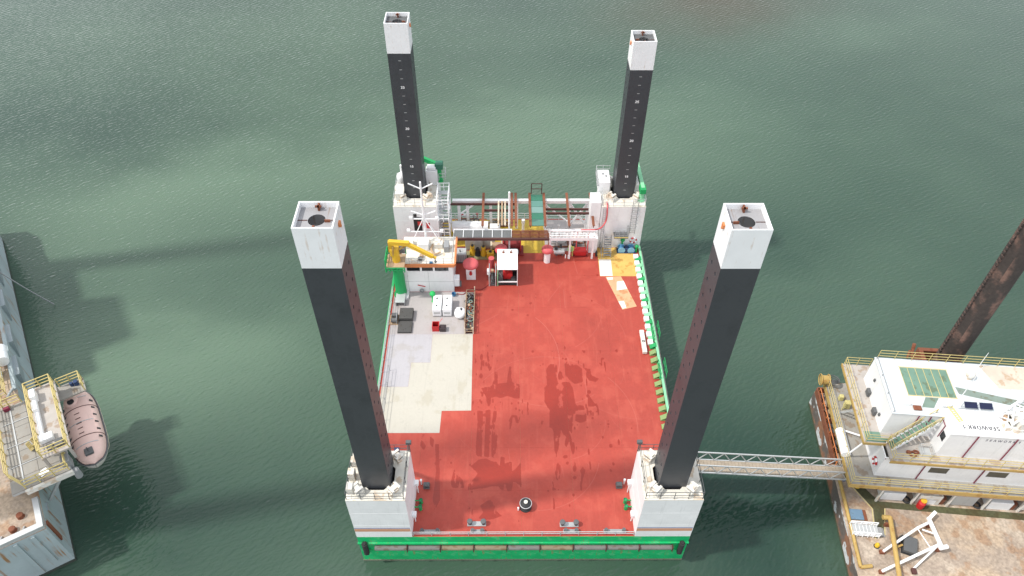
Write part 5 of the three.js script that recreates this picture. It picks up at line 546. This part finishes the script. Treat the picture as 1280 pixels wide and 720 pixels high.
  part('walkway_line', [beam([0.75, -2.496, 0.25], [2.8, -2.496, 3.5], 0.07, 0.008), beam([2.8, -2.496, 3.5], [2.4, -2.496, 6.4], 0.07, 0.008), beam([3.95, -2.496, 3.4], [3.3, -2.496, 6.0], 0.07, 0.008)], M.paleYellow, v);
}
{ // loose things on that deck; rot() maps barge coordinates to the world
  const c = Math.cos(-0.0873), s = Math.sin(-0.0873), rw = (x, y, z) => [29 + x * c + z * s, DK + y, -7.5 - x * s + z * c], tr = -0.0873, d = -2.5;
  const raft = thing('life_raft', 'white segmented life raft canister on the left edge of the accommodation barge', 'life raft', rw(0.12, 0.5, -1.05), tr); for (let i = 0; i < 4; i++) part('shell', bar([0, 0.45, -1.3 + i * 0.66], [0, 0.45, -0.68 + i * 0.66], 0.42, 18), M.whiteClean, raft); part('cradle', [box(-0.3, 0.3, 0, 0.12, -1.0, -0.8), box(-0.3, 0.3, 0, 0.12, 0.8, 1.0)], M.orange, raft);
  const h = thing('deck_hatch', 'faded blue hatch cover on the rusty deck', 'hatch', rw(1.25, d, 4.25), tr); part('cover', rbox(-0.75, 0.55, 0, 0.16, -0.5, 0.5, 0.03), mat([0.16, 0.27, 0.4], { map: T.worn }), h); part('edge', box(0.55, 0.85, 0, 0.1, -0.5, 0.5), M.rust, h);
  const st = thing('loading_steps', 'white metal step unit lying on the rusty deck beside the blue hatch', 'steps', rw(1.55, d, 5.8), tr); for (let i = 0; i < 7; i++) part('step', box(-1.1 + i * 0.32, -0.85 + i * 0.32, 0.35, 0.4, -0.45, 0.45), M.galv, st); part('frame', [...rail([[-1.2, 0, 0.5], [1.1, 0, 0.5]], 0.8, 0.05, 0.5, 3), ...rail([[-1.2, 0, -0.5], [1.1, 0, -0.5]], 0.8, 0.05, 0.5, 3), box(-1.2, 1.1, 0.3, 0.35, -0.5, 0.5)], M.whiteClean, st); part('foot_steps', [box(1.1, 1.5, 0.2, 0.25, -0.4, 0.4), box(1.3, 1.7, 0.05, 0.1, -0.4, 0.4)], M.grey, st);
  const yb = thing('yellow_boom', 'long ochre pipe boom lying along the rusty deck', 'boom', rw(3.5, d, 7.6), tr); part('pipe', [bar([0.35, 0.7, -3.0], [-0.5, 0.7, 4.5], 0.2, 12), bar([-0.25, 0.6, -3.0], [0.4, 0.6, -3.0], 0.22, 10)], M.ochre, yb); part('trestle', [box(-0.1, 0.5, 0, 0.5, -2.6, -2.4), box(-0.6, 0.1, 0, 0.5, 2.9, 3.1)], M.rust, yb);
  const af = thing('a_frame', 'white tubular A-frame lying on the rusty deck', 'frame', rw(5, d, 6.5), tr), q = (x, z, y = 0.8) => [x - 5, y, z - 6.5]; part('leg', [bar(q(7.2, 4.8), q(5.9, 5.5), 0.13, 8), bar(q(5.9, 5.5), q(2.6, 7.7, 0.4), 0.12, 8)], M.whiteClean, af); part('leg', bar(q(7.3, 6.9), q(2.05, 9.5, 0.4), 0.13, 8), M.whiteClean, af); part('cross_head', [beam(q(7.15, 4.4), q(7.5, 7.2), 0.26, 0.26), beam(q(7.2, 4.5), q(7.95, 3.8), 0.28, 0.2), bar(q(7.3, 7.2), q(8.0, 7.0), 0.2, 8), bar(q(6.3, 5.6), q(7.25, 5.9), 0.08)], M.whiteClean, af); part('strut', [bar(q(7.3, 6.9), q(4.8, 9.0, 0.1), 0.09, 8), bar(q(5.9, 5.5), q(6.5, 7.2), 0.05, 6)], M.whiteClean, af); part('shackle', [rbox(-0.35, 0.05, 0, 0.3, 2.4, 2.9, 0.08)], M.brown, af); part('foot', [box(-2.6, -2.2, 0, 0.32, 1.0, 1.3), box(-3.1, -2.7, 0, 0.32, 2.8, 3.1), rbox(2.1, 2.5, 0, 0.62, -1.9, -1.5, 0.05), rbox(2.2, 2.6, 0, 0.62, 0.3, 0.7, 0.05)], M.rust, af);
  const wp = thing('winch_pallet', 'grey machine on a pallet inside the white A-frame', 'winch', rw(5.1, d, 6.9), tr - 0.3); part('body', rbox(-0.55, 0.55, 0.12, 0.5, -0.75, 0.75, 0.06), M.darkGrey, wp); part('pallet', box(-0.65, 0.65, 0, 0.12, -0.85, 0.85), M.dark, wp); part('arm', beam([-0.6, 0.3, 0.2], [-1.2, 0.15, 0.7], 0.15, 0.12), M.ochre, wp); part('cable', tube([[-0.6, 0.4, -0.7], [-0.9, 0.1, -0.4], [-0.8, 0.1, 0.1]], 0.08), M.dark, wp);
  const dr = thing('red_drum', 'red drum with a yellow lid standing on the green walkway', 'drum', rw(7.1, d, 2.95), tr); part('body', lathe([[0.3, 0], [0.3, 0.28], [0.32, 0.3], [0.3, 0.32], [0.3, 0.58], [0.32, 0.6], [0.3, 0.62], [0.3, 0.85], [0.001, 0.85]], 18), M.red, dr); part('lid', cyl(0.26, 0.1, 0.1, 0.86, -0.12, 16), M.yellow, dr);
  const dv = thing('tilted_bin', 'white square bin under the yellow railed walkway', 'bin', rw(8.1, d, 2.3), tr); part('body', rbox(-0.35, 0.35, 0, 0.8, -0.35, 0.35, 0.04), M.white, dv); part('lid', rbox(-0.38, 0.38, 0.8, 0.88, -0.38, 0.38, 0.03), M.galv, dv);
  const bk = thing('float_disc', 'round yellow float beside the corner of the white block', 'float', rw(1.9, d, 1.3), tr); part('disc', lathe([[0.001, 0.3], [0.26, 0.3], [0.34, 0.2], [0.34, 0.08], [0.26, 0], [0.001, 0]], 18), M.yellow, bk); part('hub', cyl(0.1, 0.06, 0, 0.3, 0, 10), M.rust, bk);
  const by = thing('buoy_light', 'small yellow buoy at the end of the green walkway', 'buoy', rw(2.3, d, 7.1), tr); part('body', lathe([[0.001, 0.5], [0.12, 0.45], [0.2, 0.25], [0.18, 0]], 14), M.yellow, by); part('base', cyl(0.24, 0.06, 0, 0, 0, 14), M.dark, by); by.children[0].position.y = 0.05;
}
// ------------------------------------------------------------------ left-hand vessel with the lifeboat
const LV = { o: [-39.339, DK, -0.1], th: 31.55 * Math.PI / 180 };
{
  const v = thing('rusty_vessel', 'pale blue hulled vessel with a rusty deck and yellow railed lifeboat platform', 'vessel', LV.o, LV.th);
  const hull = part('hull', prism([[-24, 0], [0, 0], [0, -48.5], [-1.2, -50.5], [-24, -52]], -6.6, 1.46), M.paleHull, v); part('waterline_band', prism([[-24.04, 0.04], [0.04, 0.04], [0.04, -48.54], [-1.2, -50.54], [-24.04, -52.04]], -4.85, -4.2), mat([0.05, 0.06, 0.05]), hull); part('deck', prism([[-24, 0], [0, 0], [0, -48.5], [-1.2, -50.5], [-24, -52]], 1.46, 1.5), M.rustdeck, v, 'rust blotched sandy deck of the left vessel');
  part('end_bulwark', [box(-24, -0.05, 1.5, 1.95, -0.55, -0.05), box(-0.5, -0.05, 1.5, 1.9, -3.2, -0.55)], M.galv, v); for (const x of [-1.5, -3.2, -5]) part('bulwark_stay', beam([x, 1.52, -1.1], [x, 1.9, -0.55], 0.12, 0.12), M.galv, v); for (const [x, z] of [[-1.6, -2.2], [-2.3, -1.2]]) part('deck_bollard', lathe([[0.001, 0.4], [0.24, 0.4], [0.28, 0.3], [0.2, 0.2], [0.3, 0]], 14).translate(x, 1.5, z), M.rust, v);
  part('anchor_pad', [prism([[0.0, -2.9], [0.02, -2.9], [0.02, -2.6]], -2, -1.9), box(0, 0.16, -2.2, 0.4, -3.4, -2.5)], M.paleHull, hull); part('drain_pipe', [box(0, 0.14, -1.6, 1.3, -0.9, -0.5)], M.rust, hull); part('end_rib', [box(-1.3, -1.0, -3.2, 1.3, 0, 0.15)], M.paleHull, hull); part('end_rib', [box(-2.6, -2.3, -4, 1.3, 0, 0.15)], M.paleHull, hull);
  // side brackets and raised rim further along
  const fin = mat([0.33, 0.39, 0.42], { map: T.streak }); for (const z of [-18.6, -23.4, -29.2, -35.2, -41.5]) part('side_bracket', [new THREE.ExtrudeGeometry(new THREE.Shape([[0, 1.35], [0.42, 1.35], [0.42, 1.15], [0.1, -1.0], [0, -1.0]].map((q) => new THREE.Vector2(...q))), { depth: 2.7, bevelEnabled: false }).translate(0, 0, z - 2.7)], fin, hull); part('deck_rim', [box(-0.35, 0, 1.5, 1.75, -48, -16.5)], M.paleHull, v);
  part('deck_railing', rail([[-0.9, 1.5, -48], [-0.9, 1.5, -16.2], [-2.2, 1.5, -16.0]], 1.1, 0.045, 1.5, 3), M.yellowRail, v); part('rail_pipe', [bar([-1.6, 1.7, -46], [-1.6, 1.7, -17], 0.14, 8), bar([-2.0, 1.8, -40], [-2.0, 1.8, -17], 0.1, 8)], M.tan, v); part('side_strut', bar([-0.5, 2.9, -14.6], [-0.2, 0.9, -18.0], 0.12, 8), M.galv, v); part('mooring_line', tube([[0.1, 1.0, -36], [1.8, -1.5, -34.5], [3.6, -4.4, -33.5]], 0.06), M.grey, v); part('deck_gear', [rbox(-2.0, -1.1, 1.5, 2.6, -38.5, -36.8, 0.08), bar([-1.6, 2.7, -34.5], [-1.6, 2.7, -33.2], 0.4, 12)], M.ochre, v); part('deck_gear', [rbox(-1.9, -0.4, 1.5, 2.3, -34.4, -32.4, 0.06)], M.whiteWorn, v);
  { const R = rng(8); for (let i = 0; i < 22; i++) { const z = -47 + i * 1.35, x = -1.2 - R() * 1.6, k = R(), m = [M.white, M.whiteWorn, M.ochre, M.rust, M.tan, M.galv][Math.floor(R() * 6)]; part(k < 0.5 ? 'deck_locker' : k < 0.8 ? 'vent_post' : 'rope_coil', k < 0.5 ? rbox(x - 0.35, x + 0.35, 1.5, 2.0 + R() * 0.9, z - 0.4, z + 0.4, 0.05) : k < 0.8 ? [cyl(0.12, 1.1, x, 1.5, z, 10), cyl(0.24, 0.22, x, 2.6, z, 12)] : [new THREE.TorusGeometry(0.3, 0.1, 6, 14).rotateX(Math.PI / 2).translate(x, 1.6, z)], m, v); } }
  // lifeboat platform
  const y = 3.0; const pf = part('platform_frame', [box(-1.5, 3.1, y - 0.35, y - 0.12, -13.3, -13.1), box(-1.5, 3.1, y - 0.35, y - 0.12, -3.7, -3.5), box(2.9, 3.1, y - 0.35, y - 0.12, -13.1, -3.7), beam([2.8, y - 0.3, -4.4], [0.05, -0.8, -4.4], 0.2, 0.25), beam([2.8, y - 0.3, -12.4], [0.05, -0.8, -12.4], 0.2, 0.25), box(-1.3, -1.1, 1.5, y - 0.35, -12, -11.8), box(-1.3, -1.1, 1.5, y - 0.35, -5, -4.8)], M.galv, v);
  for (let i = 0; i < 7; i++) for (let k = 0; k < 2; k++) part('floor_plate', box(-1.48 + k * 2.29, 0.78 + k * 2.29 , y - 0.12, y - 0.02 * (1 + (i + k) % 2 * 0.3), -13.28 + i * 1.4, -11.92 + i * 1.4), M.floorGrey, pf);
  part('platform_railing', rail([[0.6, y, -13.2], [-1.4, y, -13.2], [-1.4, y, -5.2], [-0.4, y, -3.55], [3.0, y, -3.55], [3.0, y, -5.2]], 1.15, 0.05, 1.3, 3), M.yellowRail, pf); part('platform_railing', rail([[-0.95, 1.5, -22], [-0.95, y, -16.2], [-0.9, y, -13.2]], 1.15, 0.045, 1.3, 3), M.yellowRail, pf); part('end_girder', box(-0.5, 3.2, y - 0.5, y - 0.02, -3.45, -3.2), M.whiteWorn, pf); part('first_aid_box', rbox(-0.9, -0.4, y, y + 0.4, -13.0, -12.7, 0.03), M.maroon, pf); part('loose_sheet', cbox(0.7, 0.03, 0.6, 1.1, y + 0.015, -4.4, 0.4), M.whiteClean, pf); part('floor_joist', [box(-1.3, 3, y, y + 0.04, -11.2, -11.14), box(-1.3, 3, y, y + 0.04, -8.5, -8.44), box(-1.3, 3, y, y + 0.04, -6.2, -6.14), box(-0.5, -0.4, y, y + 0.04, -13, -4)], M.galv, pf); part('winch_motor', [rbox(2.6, 3.3, y - 0.6, y + 0.6, -4.9, -4.0, 0.1), bar([3.3, 2.6, -3.6], [3.3, 1.6, -3.6], 0.3, 12)], M.grey, pf);
  const y2 = 4.6; const dv = part('davit_deck', [box(1.6, 3.9, y2 - 0.15, y2, -12.6, -4.4), ...[[1.7, -12.4], [1.7, -4.6], [3.7, -12.4], [3.7, -4.6]].map(([x, z]) => box(x - 0.1, x + 0.1, y - 0.05, y2 - 0.15, z - 0.1, z + 0.1))], M.deckGrey, v); part('davit_railing', rail([[1.7, y2, -12.5], [3.8, y2, -12.5], [3.8, y2, -4.5], [1.7, y2, -4.5]], 1.15, 0.05, 1.3, 3, true), M.yellowRail, dv); part('davit_beam', [box(1.9, 2.25, y2, y2 + 0.35, -12.2, -6), rbox(1.9, 2.4, y2, y2 + 0.9, -11.8, -10.8, 0.08), rbox(1.8, 2.9, y2, y2 + 0.5, -6.6, -5.9, 0.06), bar([2.1, y2 + 0.5, -10.5], [2.1, y2 + 0.5, -9.4], 0.25, 10)], M.whiteClean, dv); part('control_stand', [rbox(2.9, 3.5, y2, y2 + 0.4, -5.6, -4.9, 0.04), rbox(2.2, 2.7, y2, y2 + 0.3, -5.5, -5.0, 0.04)], M.darkGrey, dv); part('stair', [beam([0.9, y, -7.6], [1.6, y2, -6.3], 0.08, 0.2), beam([0.5, y, -7.3], [1.2, y2, -6.0], 0.08, 0.2), ...Array.from({ length: 6 }, (_, i) => cbox(0.5, 0.05, 0.2, mix(0.75, 1.35, i / 6), y + 0.2 + i * 0.24, mix(-7.4, -6.3, i / 6), 0.5)), ...rail([[0.9, y, -7.6], [1.6, y2, -6.3]], 0.95, 0.04, 0.8, 2), ...rail([[0.5, y, -7.3], [1.2, y2, -6.0]], 0.95, 0.04, 0.8, 2)], M.yellowRail, dv);
  const ow = part('outer_walk', [box(3.2, 5.9, y + 0.1, y + 0.25, -13.0, -11.3)], M.floorGrey, v); part('railing', rail([[3.9, y + 0.25, -12.95], [5.8, y + 0.25, -12.95], [5.8, y + 0.25, -11.4]], 1.1, 0.05, 0.9, 3), M.yellowRail, ow); part('blue_can', [cyl(0.2, 0.5, 5.3, y + 0.25, -12.4, 12), cyl(0.16, 0.4, 4.9, y + 0.25, -12.5, 12)], M.blueDark, ow); part('walk_arm', beam([3.2, y + 0.05, -12.1], [-0.1, y - 0.3, -12.1], 0.25, 0.25), M.galv, ow);
  // superstructure and jacking legs outside the frame, whose shade falls on the water and the red deck
  part('deck_block_base', box(-16, -6, 1.5, 3.2, -41, -25), M.white, v); for (const [z0, z1, h, x] of [[-43, -37, 11, -3.6], [-37, -29.5, 17.5, -4.2], [-29.5, -24.5, 9.5, -3.4]]) { const blk = part('deck_block', box(-17, x, 3.2, h, z0, z1 - 0.01), M.white, v); part('roof', box(-17.1, x + 0.1, h, h + 0.15, z0 + 0.1, z1 - 0.1), M.floorGrey, blk); }
  for (const [x, z, h] of [[-10.4, -8.4 + 1.2, 84], [-12.4, -47.0, 76]]) part('leg', [cyl(1.3, h + 6, x, -6.6, z, 24)], M.rustleg, v);
}
{ // lifeboat: enclosed hull lofted along its length
  const NS = 28, NR = 22, pos = [], idx = [], L = 9.0; const half = (t) => Math.pow(Math.max(0, 1 - Math.pow(Math.abs(2 * t - 1), 4)), 0.5);
  const build = (fn) => { const p = [], ix = []; for (let i = 0; i <= NS; i++) for (let k = 0; k <= NR; k++) p.push(...fn(i / NS, k / NR)); for (let i = 0; i < NS; i++) for (let k = 0; k < NR; k++) { const a = i * (NR + 1) + k, b = a + NR + 1; ix.push(a, b, a + 1, b, b + 1, a + 1); } const g = new THREE.BufferGeometry(); g.setAttribute('position', new THREE.Float32BufferAttribute(p, 3)); g.setIndex(ix); g.computeVertexNormals(); return g; };
  const c = Math.cos(LV.th), s = Math.sin(LV.th), px = 4.55, pz = -9.0, o = thing('lifeboat', 'faded orange enclosed lifeboat hanging beside the yellow railed platform', 'lifeboat', [LV.o[0] + px * c + pz * s, DK - 0.1, LV.o[2] - px * s + pz * c], LV.th);
  part('hull', build((t, k) => { const w = 1.5 * half(t) + 0.02, a = -Math.PI * k, y = 1.2; return [w * Math.cos(a), y + 1.2 * Math.sin(a) * (0.5 + 0.5 * half(t)), (t - 0.5) * L]; }), mat([0.62, 0.6, 0.58], { map: T.worn }), o, 'pale grey lower hull of the lifeboat'); part('canopy', build((t, k) => { const w = 1.42 * half(t) + 0.01, a = Math.PI * k; return [w * Math.cos(a), 1.2 + 1.15 * Math.pow(Math.sin(a), 0.75) * Math.pow(half(t), 0.8), (t - 0.5) * L * 0.985]; }), M.salmon, o); part('gunwale', tube(Array.from({ length: 33 }, (_, i) => { const t = i / 32; return [1.5 * half(t), 1.2, (t - 0.5) * L * 1.005]; }), 0.07, 60), M.darkGrey, o); part('gunwale', tube(Array.from({ length: 33 }, (_, i) => { const t = i / 32; return [-1.5 * half(t), 1.2, (t - 0.5) * L * 1.005]; }), 0.07, 60), M.darkGrey, o);
  for (let i = 0; i < 6; i++) for (const q of [-1, 1]) part('window', new THREE.BoxGeometry(0.34, 0.03, 0.2).rotateZ(-q * 0.95).translate(q * 1.2, 1.93, -2.2 + i * 0.9), M.glass, o); for (const z of [-2.9, 0.2, 2.8]) part('reflective_tape', tube(Array.from({ length: 9 }, (_, i) => { const a = (i / 8 * 0.5 + 0.25) * Math.PI, t = z / L + 0.5; return [1.43 * half(t) * Math.cos(a), 1.2 + 1.165 * Math.pow(Math.sin(a), 0.75) * Math.pow(half(t), 0.8), z]; }), 0.035), M.galv, o); for (const q of [-1, 1]) part('grab_line', tube(Array.from({ length: 25 }, (_, i) => { const t = 0.12 + i / 24 * 0.76; return [q * (1.52 * half(t) + 0.03), 1.05 - 0.12 * Math.abs(Math.sin(i * 0.785)), (t - 0.5) * L]; }), 0.025, 72, 4), M.sand, o); part('helm_dome', [new THREE.SphereGeometry(0.62, 18, 10, 0, 6.3, 0, 1.6).scale(1, 0.8, 1.2).translate(-0.35, 2.2, -2.7)], M.salmon, o); part('hatch', cyl(0.3, 0.06, -0.3, 2.62, -2.3, 18), M.dark, o); part('hatch', rbox(-0.35, 0.35, 2.0, 2.3, 3.3, 4.0, 0.06), M.darkGrey, o); for (let i = 0; i < 5; i++) part('grab_rail', bar([-0.35, 2.34, -0.9 + i * 0.6], [0.1, 2.38, -0.9 + i * 0.6], 0.035, 5), M.brown, o); for (const z of [-1.6, 1.9]) part('canopy_seam', tube(Array.from({ length: 13 }, (_, i) => { const a = i / 12 * Math.PI, t = z / L + 0.5; return [1.44 * half(t) * Math.cos(a), 1.2 + 1.17 * Math.pow(Math.sin(a), 0.75) * Math.pow(half(t), 0.8), z]; }), 0.03), M.brown, o); for (const z of [-3.9, 3.6]) part('hoist_hook', bar([0, 2.1, z], [0, 2.7, z], 0.06), M.darkGrey, o);
  const raft = thing('raft_canister', 'white raft canister strapped at the deck edge above the lifeboat platform', 'life raft', [LV.o[0] - 0.55 * c - 20.9 * s, DK + 1.75, LV.o[2] + 0.55 * s - 20.9 * c], LV.th); for (const z of [-0.5, 0.5]) part('shell', bar([0, 0.6, z - 0.48], [0, 0.6, z + 0.48], 0.62, 18), M.whiteClean, raft); part('cradle', [box(-0.4, 0.4, 0, 0.2, -0.6, 0.6)], M.yellowRail, raft); const r2 = thing('raft_canister', 'second smaller white canister inboard of the raft canister', 'life raft', [LV.o[0] - 1.35 * c - 19.0 * s, DK + 1.5, LV.o[2] + 1.35 * s - 19.0 * c], LV.th); part('shell', bar([0, 0.5, -0.6], [0, 0.5, 0.6], 0.48, 16), M.white, r2); part('cradle', box(-0.3, 0.3, 0, 0.15, -0.4, 0.4), M.grey, r2);
}

renderer.render(scene, camera);
